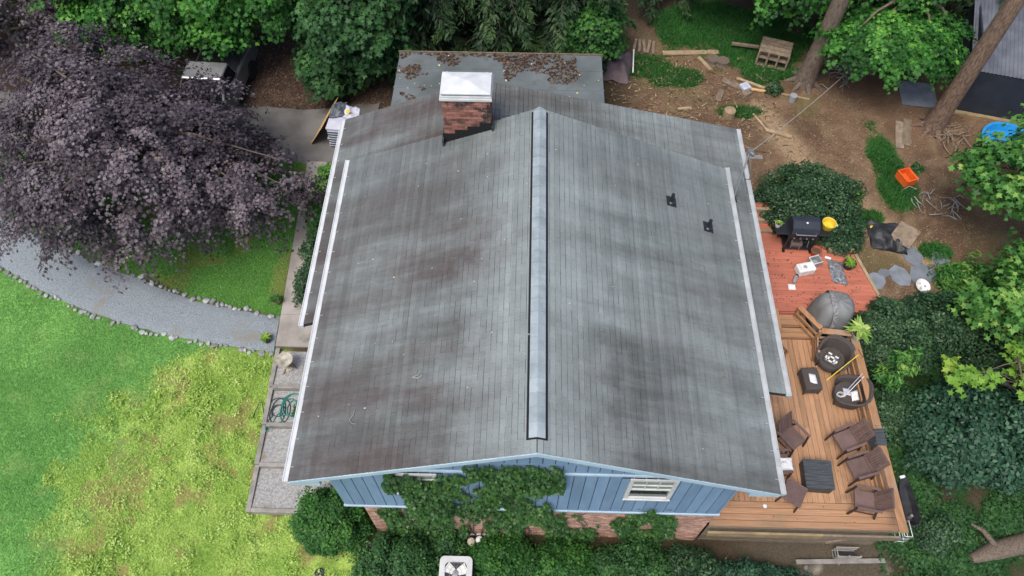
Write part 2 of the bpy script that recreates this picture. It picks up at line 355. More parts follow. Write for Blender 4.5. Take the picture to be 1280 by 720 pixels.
def ground_col(X, Y):
    n = fbm(X * .8, Y * .8, 1); n2 = fbm(X * 2.6, Y * 2.6, 2)
    c = np.zeros(X.shape + (3,)); c[...] = (.05, .04, .027)
    c = mixa(c, sstep(.35, .7, n), (.075, .055, .035))
    # leaf litter behind the drive
    lit = sstep(19.2, 20, Y) * sstep(-4, -6, X)
    c = mixa(c, lit, (.06, .04, .03)); c = mixa(c, lit * sstep(.5, .62, n2) * .6, (.1, .068, .05))
    # left lawns
    lower = sstep(.25, -.15, Y - lo_y(X) + (n2 - .5) * .35) * sstep(-3.6, -4.4, X + np.where(Y > 5.6, 2.8, 0) * 1.0)
    ww = weed_w(X, Y)
    lawn = np.zeros_like(c); lawn[...] = (.11, .26, .062)
    lawn = mixa(lawn, sstep(.3, .7, n), (.16, .35, .085))
    lawn = mixa(lawn, ww, (.18, .28, .055)); lawn = mixa(lawn, ww * sstep(.42, .6, n2), (.3, .42, .09))
    lawn = mixa(lawn, bare_w(X, Y) * (.2 + .5 * ww), (.2, .135, .065))
    c = c * (1 - lower[..., None]) + lawn * lower[..., None]
    upper = sstep(-.15, .25, Y - up_y(X) + (n2 - .5) * .35) * sstep(17.5, 17.1, Y) * sstep(-7.3, -7.5, X)
    ul = np.zeros_like(c); ul[...] = (.062, .175, .026); ul = mixa(ul, sstep(.35, .65, n), (.09, .22, .035))
    ul = mixa(ul, sstep(.55, .7, fbm(X * 1.2, Y * 1.2, 41)), (.13, .15, .04))
    c = c * (1 - upper[..., None]) + ul * upper[..., None]
    # bare yard on the right
    yard = sstep(3.2, 4.6, X + (n - .5)) * sstep(11.2, 12.2, Y + (X - 9) * .12) * sstep(25.2, 22.5, Y + (n - .5) * 3 + np.maximum(X - 9, 0) * .35)
    d = np.zeros_like(c); d[...] = (.16, .102, .064); d = mixa(d, sstep(.4, .7, n), (.115, .072, .046)); d = mixa(d, sstep(.52, .72, n2) * .6, (.23, .16, .1))
    d = mixa(d, sstep(.55, .7, fbm(X * .9, Y * .9, 55)) * .5, (.13, .12, .05))
    tr = sstep(.75, .15, seg_dist(X, Y, TRAIL) + (n2 - .5) * .7)
    d = mixa(d, tr * .75, (.36, .255, .155))
    c = c * (1 - yard[..., None]) + d * yard[..., None]
    c = mixa(c, yard_grass_w(X, Y), (.03, .11, .02))
    # right front: ground cover
    cov = sstep(9.4, 9.9, X) * sstep(11.5, 10.5, Y)
    c = mixa(c, cov, (.024, .055, .017)); c = mixa(c, cov * sstep(.52, .66, n2), (.06, .048, .03))
    und = sstep(5.6, 6.6, X) * sstep(10.2, 9.7, X) * sstep(5.4, 5.2, Y)  # soil kept dark next to the deck, its shade put into the colour
    c = mixa(c, und, (.085, .07, .05)); c = mixa(c, und * sstep(.52, .64, n2) * sstep(4.9, 4.5, Y), (.3, .27, .22))
    return np.clip(c * (.86 + .28 * fbm(X * 5, Y * 5, 77))[..., None], 0, 1)
def axis(a, b, st, far):
    core = np.arange(a, b + st / 2, st); ext = [.4, 1, 2, 4, 8, 16, 35, 70, 140, far]
    return np.concatenate([[a - e for e in ext[::-1]], core, [b + e for e in ext]])
def fast_mesh(name, V, F, mat, col=None, tint=None, smooth=False):
    """V (n,3), F (m,k) arrays"""
    me = bpy.data.meshes.new(name); m, k = F.shape
    me.vertices.add(len(V)); me.vertices.foreach_set('co', np.ascontiguousarray(V, dtype=np.float32).ravel())
    me.loops.add(m * k); me.loops.foreach_set('vertex_index', np.ascontiguousarray(F, dtype=np.int32).ravel())
    me.polygons.add(m); me.polygons.foreach_set('loop_start', np.arange(0, m * k, k, dtype=np.int32))
    try: me.polygons.foreach_set('loop_total', np.full(m, k, dtype=np.int32))
    except Exception: pass
    if smooth: me.polygons.foreach_set('use_smooth', np.ones(m, dtype=bool))
    if col is not None:
        a = me.attributes.new('col', 'FLOAT_COLOR', 'POINT'); a.data.foreach_set('color', np.concatenate([col, np.ones((len(col), 1))], 1).astype(np.float32).ravel())
    if tint is not None:
        a = me.attributes.new('tint', 'FLOAT', 'FACE'); a.data.foreach_set('value', tint.astype(np.float32))
    me.materials.append(MATS[mat]); me.update(calc_edges=True); me.validate(); return me
def grid_faces(nx, ny):
    i = np.arange(nx - 1)[None, :] + (np.arange(ny - 1) * nx)[:, None]; i = i.ravel()
    return np.stack([i, i + 1, i + nx + 1, i + nx], 1)
m, t, b = new_mat('ground')
a = t.nodes.new('ShaderNodeAttribute'); a.attribute_name = 'col'
fine = noise(t, wpos(t), 22, 4, .7)
cc = mixc(t, ramp(t, fine, .3, .7), mixc(t, 1.0, a.outputs['Color'], (.62, .62, .62), 'MULTIPLY'), mixc(t, 1.0, a.outputs['Color'], (1.3, 1.3, 1.3), 'MULTIPLY'))
t.links.new(cc, b.inputs['Base Color']); b.inputs['Roughness'].default_value = 1; b.inputs['Specular IOR Level'].default_value = .05
bn = t.nodes.new('ShaderNodeBump'); bn.inputs['Strength'].default_value = .8; bn.inputs['Distance'].default_value = .05
t.links.new(noise(t, wpos(t), 14, 4, .7), bn.inputs['Height']); t.links.new(bn.outputs[0], b.inputs['Normal'])
xs = axis(-23, 23, .17, 300); ys = axis(-1, 29, .17, 300)
XX, YY = np.meshgrid(xs, ys); ZZ = gz(XX, YY) + (fbm(XX * 1.2, YY * 1.2, 5) - .5) * .05
V = np.stack([XX, YY, ZZ], -1).reshape(-1, 3)
g = bpy.data.objects.new('ground', fast_mesh('ground', V, grid_faces(len(xs), len(ys)), 'ground', ground_col(XX, YY).reshape(-1, 3), smooth=True)); link(g); tag(g, kind='structure')

def strip(name, ptsA, ptsB, mat, dz=.04, n=90, k=7, wob=.0):
    """sheet between two edge lines, laid on the terrain"""
    A = np.array(ptsA, float); B = np.array(ptsB, float); tA = np.linspace(0, 1, n)
    def samp(P):
        s = np.r_[0, np.cumsum(np.hypot(*np.diff(P, axis=0).T))]; s /= s[-1]
        return np.stack([np.interp(tA, s, P[:, 0]), np.interp(tA, s, P[:, 1])], 1)
    a_, b_ = samp(A), samp(B)
    a_[:, 1] += (fbm(a_[:, 0] * 2, a_[:, 1], 4) - .5) * wob; b_[:, 1] += (fbm(b_[:, 0] * 2, b_[:, 1], 8) - .5) * wob
    V = []
    for j in range(k):
        q = a_ + (b_ - a_) * j / (k - 1); V.append(np.c_[q, gz(q[:, 0], q[:, 1]) + dz + (.03 if 0 < j < k - 1 else -.02)])
    o = bpy.data.objects.new(name, fast_mesh(name, np.concatenate(V), grid_faces(n, k), mat, smooth=True)); link(o); tag(o, kind='structure'); return o
path = strip('gravel_path', LO, UP, 'gravel', .03, 120, 9, .12)
strip('driveway', [(-26, 17.9), (-15, 17.5), (-9, 17.15), (-5.3, 17.1)], [(-26, 20.4), (-15, 20.0), (-10.2, 19.7), (-8, 19.55), (-5.3, 19.9)], 'driveway_concrete', .035, 100, 9, .25)
# concrete side walk in cast slabs
walk = bpy.data.objects.new('walkway', None); link(walk); tag(walk, kind='structure')
ye = [10.45, 11.5, 12.7, 13.9, 15.1, 16.2, 17.15]
for y0, y1 in zip(ye[:-1], ye[1:]):
    x1 = -6.0 if y0 < 11 else -6.78
    mb = MB(); z0, z1 = G(-7, y0) + .06, G(-7, y1) + .06
    for zz in (-.15, 0): mb.v += [(-7.45, y0 + .006, z0 + zz), (x1, y0 + .006, z0 + zz), (x1, y1 - .006, z1 + zz), (-7.45, y1 - .006, z1 + zz)]
    mb.f = [(3, 2, 1, 0), (4, 5, 6, 7), (0, 1, 5, 4), (1, 2, 6, 5), (2, 3, 7, 6), (3, 0, 4, 7)]
    mb.build('slab', 'concrete', walk)
# edging stones along both sides of the gravel
stone_me = []
for k in range(6):
    bm = bmesh.new(); bmesh.ops.create_icosphere(bm, subdivisions=1, radius=.5)
    for v in bm.verts: v.co *= random.uniform(.75, 1.15); v.co.z *= .7
    me = bpy.data.meshes.new('edging_stone'); bm.to_mesh(me); bm.free(); me.materials.append(MATS['stone']); stone_me.append(me)
for fn, off in ((up_y, .06), (lo_y, -.06)):
    x = -18.6
    while x < -7.6:
        s = random.uniform(.1, .22); x += s * random.uniform(.85, 1.35)
        if random.random() < .08: x += .25
        y = float(fn(x)) + off + random.uniform(-.06, .06)
        inst('edging_stone', random.choice(stone_me), path, (x, y, G(x, y) + .04), (random.uniform(-.3, .3), random.uniform(-.3, .3), random.uniform(0, 6)), (s * 1.2, s, s * .8))

# ================================================================ THE HOUSE
house = thing('house', 'blue sided house with long grey shingled gable roof and brick base', 'house', (0, 0, 0))
EL, ER, RX, EZ, RZ = -4.745, 5.36, .33, 6.0, 8.04
YF, YB = 4.78, 13.6
mL = (RZ - EZ) / (RX - EL); mR = (RZ - EZ) / (ER - RX)
def top_z(x): return EZ + mL * (x - EL) if x < RX else EZ + mR * (ER - x)
# --- roof decks under the shingles
def slab_plane(mb, x0, z0, x1, z1, y0, y1, th=.12, drop=.016):
    vs = []
    for q in (drop, drop + th):
        vs += [(x0, y0, z0 - q), (x1, y0, z1 - q), (x1, y1, z1 - q), (x0, y1, z0 - q)]
    mb.add(vs, [(0, 1, 2, 3), (7, 6, 5, 4), (0, 4, 5, 1), (1, 5, 6, 2), (2, 6, 7, 3), (3, 7, 4, 0)])
mb = MB(); slab_plane(mb, EL, EZ, RX, RZ, YF, YB); slab_plane(mb, ER, EZ, RX, RZ, YF, YB)
roof = mb.build('roof', 'underlay', house); tag(roof, 'grey weathered shingle roof with brown stains and pale ridge')
AX, AZ = -1.2, 7.36                      # peak of the rear wing
BLX, BRX, BRZ = -5.16, 5.99, 5.72
sl_b = (AZ - BRZ) / (BRX - AX); OFF = .05
zbl = lambda x: EZ + mL * (x - EL) - OFF
zbr = lambda x: AZ - OFF - sl_b * (x - AX)
mb = MB()
slab_plane(mb, BLX, zbl(BLX), AX, zbl(AX), 13.45, 15.36, .1); slab_plane(mb, BRX, zbr(BRX), AX, zbr(AX), 13.45, 15.4, .1)
slab_plane(mb, BLX, zbl(BLX), -4.5, zbl(-4.5), 8.62, 13.45, .1); slab_plane(mb, BRX, zbr(BRX), 5.1, zbr(5.1), 7.16, 13.45, .1)
roof2 = mb.build('rear_roof', 'underlay', house); tag(roof2, 'lower rear wing roof of grey blue shingles with side strips')
# --- shingles: courses along the ridge, tabs staggered
def shingles(x0, z0, x1, z1, y0, y1, cutx=None):
    """rows of (verts8) for tabs on the slope from eave (x0,z0) up to (x1,z1)"""
    L = math.hypot(x1 - x0, z1 - z0); ux, uz = (x1 - x0) / L, (z1 - z0) / L; nx, nz = (-uz, ux) if ux > 0 else (uz, -ux)
    out = []; nC = int(round(L / .127)); ex = L / nC
    for c in range(nC):
        s0, s1 = c * ex, (c + 1) * ex
        y = y0 - (.1525 if c % 2 else 0) - random.uniform(0, .03)
        while y < y1:
            a, b_ = max(y, y0) + .0015, min(y + .305, y1) - .0015; y += .305
            if b_ - a < .03: continue
            h = .009 + random.uniform(0, .004); j = random.uniform(-.004, .004)
            vs = []
            for s, hh in ((s0 + j, h), (s1 - .009, .001)):
                for yy in (a, b_): vs.append((x0 + ux * s + nx * hh, yy, z0 + uz * s + nz * hh))
            for yy in (a, b_): vs.append((x0 + ux * (s0 + j) - nx * .012, yy, z0 + uz * (s0 + j) - nz * .012))
            out.append(((s0, a, x0 + ux * s0), vs))
    return out
SF = [(0, 2, 3, 1), (0, 1, 5, 4), (0, 4, 2), (1, 3, 5)]
def shingle_stuff(name, lst, mat, parent):
    mb = MB()
    for k, vs in lst: mb.add(vs, SF)
    o = mb.build(name, mat, parent); tag(o, kind='stuff'); return o
front = shingles(EL, EZ, RX, RZ, YF - .015, YB) + shingles(ER, EZ, RX, RZ, YF - .015, YB)
front.sort(key=lambda q: q[0][1] + .25 * abs(q[0][2] - RX))          # the ones that show largest come first
for k, vs in front[:300]:
    mb = MB(); o_ = Vector(vs[0]); mb.add([Vector(v) - o_ for v in vs], SF)
    me = bpy.data.meshes.new('shingle'); me.from_pydata(mb.v, [], mb.f); me.materials.append(MATS['shingle'])
    inst('shingle', me, roof, o_)
shingle_stuff('shingle_courses', front[300:], 'shingle', roof)
back = shingles(BLX, zbl(BLX), AX, zbl(AX), 13.45, 15.36) + shingles(BRX, zbr(BRX), AX, zbr(AX), 13.45, 15.4)
back += shingles(BLX, zbl(BLX), -4.5, zbl(-4.5), 8.62, 13.45) + shingles(BRX, zbr(BRX), 5.1, zbr(5.1), 7.16, 13.45)
shingle_stuff('shingle_courses', back, 'shingle_back', roof2)
# --- ridge vent with cap pieces; black base stands in for the shadow gap
mb = MB(); mb.prism_y([(RX - .2, RZ - .1), (RX - .2, RZ - .052), (RX, RZ + .03), (RX + .2, RZ - .052), (RX + .2, RZ - .1)], 5.03, 13.5)
rv = mb.build('ridge_vent', 'matt_black', house); tag(rv, 'pale ridge vent cap with black edges for its shadow gap')
mb = MB(); y0 = 0
mb.add([(-.155, 0, -.012), (0, 0, .052), (.155, 0, -.012), (-.155, .33, -.026), (0, .33, .038), (.155, .33, -.026), (-.155, 0, -.03), (0, 0, .034), (.155, 0, -.03)],
       [(0, 1, 4, 3), (1, 2, 5, 4), (6, 7, 1, 0), (7, 8, 2, 1)])
basic('cap_shingle', (.3, .345, .36), (.22, .26, .27), rough=.9, scale=3, var=.1, bump=.3, bscale=80)
cap_me = mb.mesh('cap_shingle', 'cap_shingle')
for i in range(28): inst('cap_shingle', cap_me, rv, (RX, 5.05 + i * .301, RZ + .016))
mb = MB(); mb.add([(RX - .2, 13.5, RZ - .07), (RX, 13.5, RZ + .012), (RX + .2, 13.5, RZ - .07), (RX, 13.75, RZ - .09), (RX - .2, 13.61, RZ - .1), (RX + .2, 13.61, RZ - .1)], [(0, 1, 3, 4), (1, 2, 5, 3)])
mb.build('ridge_end_cap', 'cap_shingle', house)
mb = MB(); mb.add([(AX - .15, 13.5, zbl(AX - .15) + .02), (AX, 13.5, AZ - OFF + .03), (AX + .15, 13.5, zbr(AX + .15) + .02), (AX - .15, 15.4, zbl(AX - .15) + .02), (AX, 15.4, AZ - OFF + .03), (AX + .15, 15.4, zbr(AX + .15) + .02)], [(0, 1, 4, 3), (1, 2, 5, 4)])
mb.build('rear_ridge_cap', 'cap_shingle', house)
# --- gutters with hanger straps
def gutter(x, z, y0, y1, side, mat, lab):
    mb = MB(); w = .125
    xa, xb = (x - w, x) if side < 0 else (x, x + w)
    xo = xa if side < 0 else xb
    poly = [(x + side * .004, z - .01), (x + side * .004, z - .12), (x + side * .085, z - .12), (x + side * w, z - .06), (x + side * w, z + .004), (x + side * (w - .02), z + .004), (x + side * (w - .02), z - .012)]
    if side < 0: poly = poly[::-1]
    mb.prism_y(poly, y0, y1)
    o = mb.build('gutter', mat, house); tag(o, lab)
    st = MB(); st.box(-.035, .035, -.006, .006, 0, .008); me = st.mesh('hanger_strap', 'gutter_grey')
    for i in range(int((y1 - y0) / .61)): inst('hanger_strap', me, o, (x - side * .045, y0 + .3 + i * .61, z + .012 + .045 * mL), (0, side * math.atan(mL), 0))
    return o
gutter(EL, EZ, YF - .01, YB + .03, -1, 'white_paint', 'white gutter along the left eave of the front roof')
gutter(ER, EZ, YF - .01, YB + .03, 1, 'gutter_grey', 'greyish gutter along the right eave of the front roof')
gutter(BLX, zbl(BLX), 8.58, 15.3, -1, 'white_paint', 'white gutter on the left side strip')
gutter(BRX, zbr(BRX), 7.12, 15.4, 1, 'gutter_grey', 'grey gutter on the right side strip')
# --- rake boards and eave ends on the front gable
mb = MB()
for xa, xb in ((EL, RX), (RX, ER)):
    za, zb = top_z(xa) - .016, top_z(xb) - .016
    mb.add([(xa, YF - .03, za - .15), (xb, YF - .03, zb - .15), (xb, YF - .03, zb), (xa, YF - .03, za), (xa, YF - .002, za - .15), (xb, YF - .002, zb - .15), (xb, YF - .002, zb), (xa, YF - .002, za)],
           [(0, 1, 2, 3), (7, 6, 5, 4), (0, 4, 5, 1), (2, 6, 7, 3), (0, 3, 7, 4), (1, 5, 6, 2)])
mb.build('rake_board', 'pale_blue_trim', house)
for xa, xb in ((EL + .03, -4.12), (4.77, ER - .03)):
    poly = [(xa, 5.74), (xb, 5.74), (xb, top_z(xb) - .14), (xa, top_z(xa) - .14)]
    mb = MB(); mb.prism_y(poly, YF + .01, 8.55 if xa < 0 else 7.1); mb.build('soffit', 'pale_blue_trim', house)
# --- walls
WX0, WX1, WY = -4.12, 4.76, 5.12
mb = MB()
mb.prism_y([(WX0, 3.32), (WX1, 3.32), (WX1, top_z(WX1) - .16), (RX, RZ - .16), (WX0, top_z(WX0) - .16)], WY, 13.5)
mb.box(-4.85, 5.55, 8.75, 15.15, .3, 5.66)
mb.prism_y([(-4.8, 5.66), (5.5, 5.66), (5.5, zbr(5.5) - .14), (AX, AZ - .2), (-4.8, zbl(-4.8) - .14)], 13.5, 15.15)
wall = mb.build('siding_wall', 'dark_groove', house); tag(wall, 'blue vertical board siding on the upper storey')
wins = [(2.36, 3.39, 4.45, 5.76), (-2.76, -1.73, 4.45, 5.76)]
def board(x0, x1, zb, za0, za1, y, th=.028):
    mb = MB(); mb.prism_y([(0, 0), (x1 - x0, 0), (x1 - x0, za1 - zb), (0, za0 - zb)], 0, th)
    mb.build('siding_board', 'blue_siding', wall, (x0, y - th, zb))
BW = .252
def boards(x0, x1, zb, ztop, y):
    x = x0
    while x < x1 - .02:
        xe = min(x + BW, x1); a, b_ = x + .009, xe - .009
        spans = [(zb, None)]
        for wx0, wx1, wz0, wz1 in wins:
            if a < wx1 - .02 and b_ > wx0 + .02 and y == WY: spans = [(zb, wz0 - .005), (wz1 + .005, None)]
        for wx0, wx1, wz0, wz1 in wins:
            if y == WY and zb < 4 and len(spans) == 2 and a < wx0 < b_: board(a, wx0 - .004, wz0 - .004, wz1 + .004, wz1 + .004, y)
            if y == WY and zb < 4 and len(spans) == 2 and a < wx1 < b_: board(wx1 + .004, b_, wz0 - .004, wz1 + .004, wz1 + .004, y)
        for s0, s1 in spans:
            t0 = ztop(a) if s1 is None else s1; t1 = ztop(b_) if s1 is None else s1
            if min(t0, t1) > s0 + .02: board(a, b_, s0, t0, t1, y)
        x = xe
boards(WX0, WX1, 3.36, lambda x: min(top_z(x) - .17, 5.93), WY)
boards(WX0 + .25, WX1 - .2, 6.02, lambda x: min(top_z(x) - .17, 6.8), WY)
mb = MB(); gx0, gx1 = -2.3, 2.9
mb.prism_y([(gx0, 6.86), (gx1, 6.86), (gx1, top_z(gx1) - .17), (RX, RZ - .17), (gx0, top_z(gx0) - .17)], 4.985, WY - .002)
mb.build('gable_panel', 'dark_groove', house)
boards(gx0, gx1, 6.87, lambda x: top_z(x) - .175, 4.985)
mb = MB(); mb.box(WX0 + .1, WX1 - .1, WY - .06, WY + .002, 5.935, 6.015); mb.build('belt_trim', 'pale_blue_trim', house)
mb = MB(); mb.box(gx0, gx1, 4.965, WY - .003, 6.82, 6.865); mb.build('gable_trim', 'blue_siding', house)
mb = MB(); mb.box(WX0 - .02, WX1 + .02, WY - .055, WY + .2, 3.28, 3.355); mb.build('skirt_trim', 'pale_blue_trim', house)
for k, (x0, x1, z0, z1) in enumerate(wins):
    mb = MB(); y0 = WY - .06; tw = .085
    mb.box(x0, x1, y0, WY, z0, z0 + tw); mb.box(x0, x1, y0, WY, z1 - tw, z1)
    mb.box(x0, x0 + tw, y0, WY, z0 + tw, z1 - tw); mb.box(x1 - tw, x1, y0, WY, z0 + tw, z1 - tw)
    wn = mb.build('window', 'white_paint', house); tag(wn, 'white framed sash window in the blue siding, ' + ('clear of the ivy' if k == 0 else 'half hidden by ivy'))
    zm = (z0 + z1) / 2
    MB().box(x0 + tw, x1 - tw, WY - .012, WY + .01, z0 + tw, z1 - tw).build('pane', 'glass', wn)
    mb = MB(); mb.box(x0 + tw, x1 - tw, WY - .055, WY - .013, zm - .025, zm + .012)
    mb.box(x0 + tw, x1 - tw, WY - .05, WY - .014, zm + .255, zm + .27)
    for q in (1, 2): mb.box(x0 + tw + (x1 - x0 - 2 * tw) * q / 3 - .007, x0 + tw + (x1 - x0 - 2 * tw) * q / 3 + .007, WY - .048, WY - .014, zm + .02, z1 - tw)
    mb.build('sash_bars', 'white_paint', wn)
    MB().box(x0 + tw + .01, x1 - tw - .01, WY - .022, WY - .0125, zm + .02, z1 - tw - .01).build('blind', 'blind', wn)
    MB().box(x0 - .015, x1 + .015, WY - .085, WY - .061, z0 - .02, z0 + .025).build('sill', 'white_paint', wn)
# --- brick storey: real bricks in running bond
def brick_face(mb, length, h, flip=False):
    nC = int(h / .076)
    for c in range(nC):
        x = -.11 if c % 2 else 0
        while x < length - .02:
            a, b_ = max(x, 0) + .007, min(x + .215, length) - .007; x += .215
            if b_ - a < .04: continue
            d = random.uniform(0, .006); yield a, b_, c * .076 + .008, c * .076 + .069, d
bx0, bx1, by, bz0 = -3.78, 4.79, 5.22, -.1
mb = MB(); mb.box(bx0 + .01, bx1 - .01, by + .01, 13.0, bz0 - .3, 3.3); bw = mb.build('brick_wall', 'mortar', house); tag(bw, 'weathered red brick lower storey behind the ivy')
mb = MB()
for a, b_, z0, z1, d in brick_face(mb, bx1 - bx0, 3.28 - bz0): mb.box(bx0 + a, bx0 + b_, by - d, by + .02, bz0 + z0, bz0 + z1)
for a, b_, z0, z1, d in brick_face(mb, 3.5, 3.28 - bz0):
    mb.box(bx0 - d, bx0 + .02, by + .03 + a, by + .03 + b_, bz0 + z0, bz0 + z1); mb.box(bx1 - .02, bx1 + d, by + .03 + a, by + .03 + b_, bz0 + z0, bz0 + z1)
o = mb.build('bricks', 'brick', bw); tag(o, kind='stuff')
mb = MB(); mb.box(-1.35, -.6, by - .05, by - .008, .05, .1); mb.box(-1.35, -.6, by - .05, by - .008, .5, .55); mb.box(-1.35, -1.3, by - .05, by - .008, .1, .5); mb.box(-.65, -.6, by - .05, by - .008, .1, .5)
bwn = mb.build('basement_window', 'white_paint', house); MB().box(-1.3, -.65, by - .02, by - .009, .1, .5).build('pane', 'glass', bwn)
# --- chimney
cx0, cx1, cy0, cy1 = -2.05, -.87, 13.33, 14.15
mb = MB(); mb.box(cx0 + .012, cx1 - .012, cy0 + .012, cy1 - .012, 6.7, 8.5)
ch = mb.build('chimney', 'mortar', house); tag(ch, 'red brick chimney with soot stains and white metal cap')
mb = MB()
for a, b_, z0, z1, d in brick_face(mb, cx1 - cx0, 1.6): mb.box(cx0 + a, cx0 + b_, cy0 - d, cy0 + .03, 6.9 + z0, 6.9 + z1); mb.box(cx0 + a, cx0 + b_, cy1 - .03, cy1 + d, 6.9 + z0, 6.9 + z1)
for a, b_, z0, z1, d in brick_face(mb, cy1 - cy0 - .07, 1.6): mb.box(cx0 - d, cx0 + .03, cy0 + .035 + a, cy0 + .035 + b_, 6.9 + z0, 6.9 + z1); mb.box(cx1 - .03, cx1 + d, cy0 + .035 + a, cy0 + .035 + b_, 6.9 + z0, 6.9 + z1)
o = mb.build('bricks', 'brick_chimney', ch); tag(o, kind='stuff')
mb = MB()
mb.box(cx0 - .04, cx1 + .04, cy0 - .04, cy1 + .04, 8.5, 8.56)
for (xa, xb, ya, yb) in ((cx0 - .02, cx1 + .02, cy0 - .02, cy0 + .03), (cx0 - .02, cx1 + .02, cy1 - .03, cy1 + .02), (cx0 - .02, cx0 + .03, cy0 + .03, cy1 - .03), (cx1 - .03, cx1 + .02, cy0 + .03, cy1 - .03)): mb.box(xa, xb, ya, yb, 8.56, 8.62)
for xa in (cx0 + .08, cx1 - .12):
    for ya in (cy0 + .05, cy1 - .09): mb.box(xa, xa + .04, ya, ya + .04, 8.62, 8.7)
mb.build('chimney_crown', 'white_paint', ch)
mb = MB(); lx0, lx1, ly0, ly1, lz = cx0 - .01, cx1 + .01, cy0 - .005, cy1 - .06, 8.7; xm, ym = (lx0 + lx1) / 2, (ly0 + ly1) / 2
mb.add([(lx0, ly0, lz), (lx1, ly0, lz), (lx1, ly1, lz), (lx0, ly1, lz), (lx0, ly0, lz - .03), (lx1, ly0, lz - .03), (lx1, ly1, lz - .03), (lx0, ly1, lz - .03), (xm, ym, lz + .1)], [(0, 1, 8), (1, 2, 8), (2, 3, 8), (3, 0, 8), (0, 4, 5, 1), (1, 5, 6, 2), (2, 6, 7, 3), (3, 7, 4, 0), (4, 7, 6, 5)])
mb.build('chimney_cap_lid', 'white_paint', ch)
mb = MB(); n = 4; poly = [(cx0 - .05, top_z(cx0 - .05) - .02), (cx1 + .05, top_z(cx1 + .05) - .02)]
for i in range(n):
    k = n - 1 - i; xa, xb = cx0 - .05 + (cx1 - cx0 + .1) * (k + 1) / n, cx0 - .05 + (cx1 - cx0 + .1) * k / n
    zt = top_z((xa + xb) / 2) + .27; poly += [(xa, zt), (xb, zt)]
mb.prism_y(poly, cy0 - .03, cy0 - .012); mb.build('step_flashing', 'matt_black', ch)
mb = MB(); mb.box(cx0 - .06, cx0 - .02, cy0 - .16, cy0 + .3, top_z(cx0) - .05, top_z(cx0) + .2); mb.box(cx1 + .02, cx1 + .06, cy0 - .1, cy0 + .3, top_z(cx1) - .03, top_z(cx1) + .16); mb.build('side_flashing', 'charcoal', ch)
# --- vent pipes and service mast
for (x, y) in ((3.64, 11.8), (4.58, 11.32)):
    z = top_z(x); mb = MB(); mb.lathe([(.11, -.03), (.09, .03), (.05, .05), (.045, .06), (.045, .3), (.03, .3)], n=14); mb.cbox((0, .02, .0), (.26, .3, .02), (0, math.atan(mR), 0)); mb.sm = True
    mb.build('vent_pipe', 'black_metal', house, (x, y, z + .01))
mast = MB(); mast.tube([(5.5, 12.65, 5.8), (5.62, 13.0, 6.55), (5.7, 13.25, 7.05)], .025, 8); mast.tube([(5.7, 13.25, 7.05), (5.78, 13.2, 7.0), (5.8, 13.25, 6.9)], .05, 8)
mast.tube([(5.62, 13.0, 6.55), (5.95, 12.9, 5.75)], .014, 6); mast.tube([(5.45, 12.75, 5.86), (5.66, 12.6, 5.8)], .012, 6); mast.cbox((5.72, 13.25, 7.0), (.14, .1, .16)); mast.tube([(5.7, 13.25, 6.98), (5.8, 13.0, 6.6), (5.85, 12.95, 6.3), (5.75, 13.05, 6.2)], .014, 6)
o = mast.build('service_mast', 'steel', house); tag(o, 'thin metal service mast leaning over the right eave')
MB().lathe([(.1, 0), (.06, .05), (.03, .06)], (5.5, 12.65, 5.83), 12).build('mast_boot', 'black_metal', house)
pts = [Vector((5.75, 13.27, 7.0)).lerp(Vector((11.55, 21.15, 3.0)), i / 20) - Vector((0, 0, .12 * math.sin(math.pi * i / 20))) for i in range(21)]
tag(MB().tube(pts, .011, 6).build('power_cable', 'cable'), 'pale thin cable running from the roof mast down across the yard', 'cable')
# --- flat rear porch roof, attached behind
porch = thing('rear_porch', 'flat roofed rear porch covered in brown needles and leaves', 'porch', (0, 0, 0))
mb = MB(); mb.add([(-4.25, 15.45, 4.62), (2.45, 15.45, 4.62), (2.45, 19.85, 4.46), (-4.25, 19.85, 4.46), (-4.25, 15.45, 4.5), (2.45, 15.45, 4.5), (2.45, 19.85, 4.34), (-4.25, 19.85, 4.34)], [(0, 1, 2, 3), (7, 6, 5, 4), (0, 4, 5, 1), (1, 5, 6, 2), (2, 6, 7, 3), (3, 7, 4, 0)])
basic('roll_roofing', (.135, .155, .16), (.085, .1, .1), rough=.9, scale=.9, bump=.25, spots=((.1, .11, .09), 2.5, .58))
mb.build('roof', 'roll_roofing', porch)
for i in range(4): MB().box(-4.27, 2.47, 16.2 + i * .95, 16.24 + i * .95, 4.585 - i * .035, 4.605 - i * .035).build('seam', 'roll_roofing', porch)
MB().box(-4.1, 2.3, 15.5, 19.7, 1.7, 4.32).build('wall', 'weathered_wood', porch)
MB().box(-4.3, 2.5, 19.86, 19.9, 4.3, 4.5).build('fascia', 'weathered_wood', porch)
# ================================================================ WOODEN DECK
DZ = 2.0
deck = thing('wooden_deck', 'honey brown wooden deck with low railings beside the house', 'deck', (0, 0, 0))
unit = MB(); unit.box(0, 1, 0, 1, -.035, 0); wood_me = unit.mesh('deck_board', 'deck_wood'); woodx_me = unit.mesh('front_plank', 'deck_wood_x')
x = 4.83
while x < 9.6:
    ytop = 8.74 if x < 5.6 else (10.62 if x < 8.36 else 10.3); cut = random.uniform(6.6, 9.2)
    for a, b_ in ((5.845, cut), (cut + .004, ytop)):
        if b_ - a > .2: inst('deck_board', wood_me, deck, (x, a, DZ + random.uniform(-.002, .002)), (0, 0, 0), (.1365, b_ - a, 1))
    x += .1455
for i in range(4): inst('front_plank', woodx_me, deck, (4.86, 5.19 + i * .163, DZ + .004 - .001 * i), (0, 0, 0), (4.84 + .03 * (i == 0), .152, 1))
MB().box(4.86, 9.68, 5.205, 5.24, 1.66, 1.96).build('rim_joist', 'weathered_wood', deck)
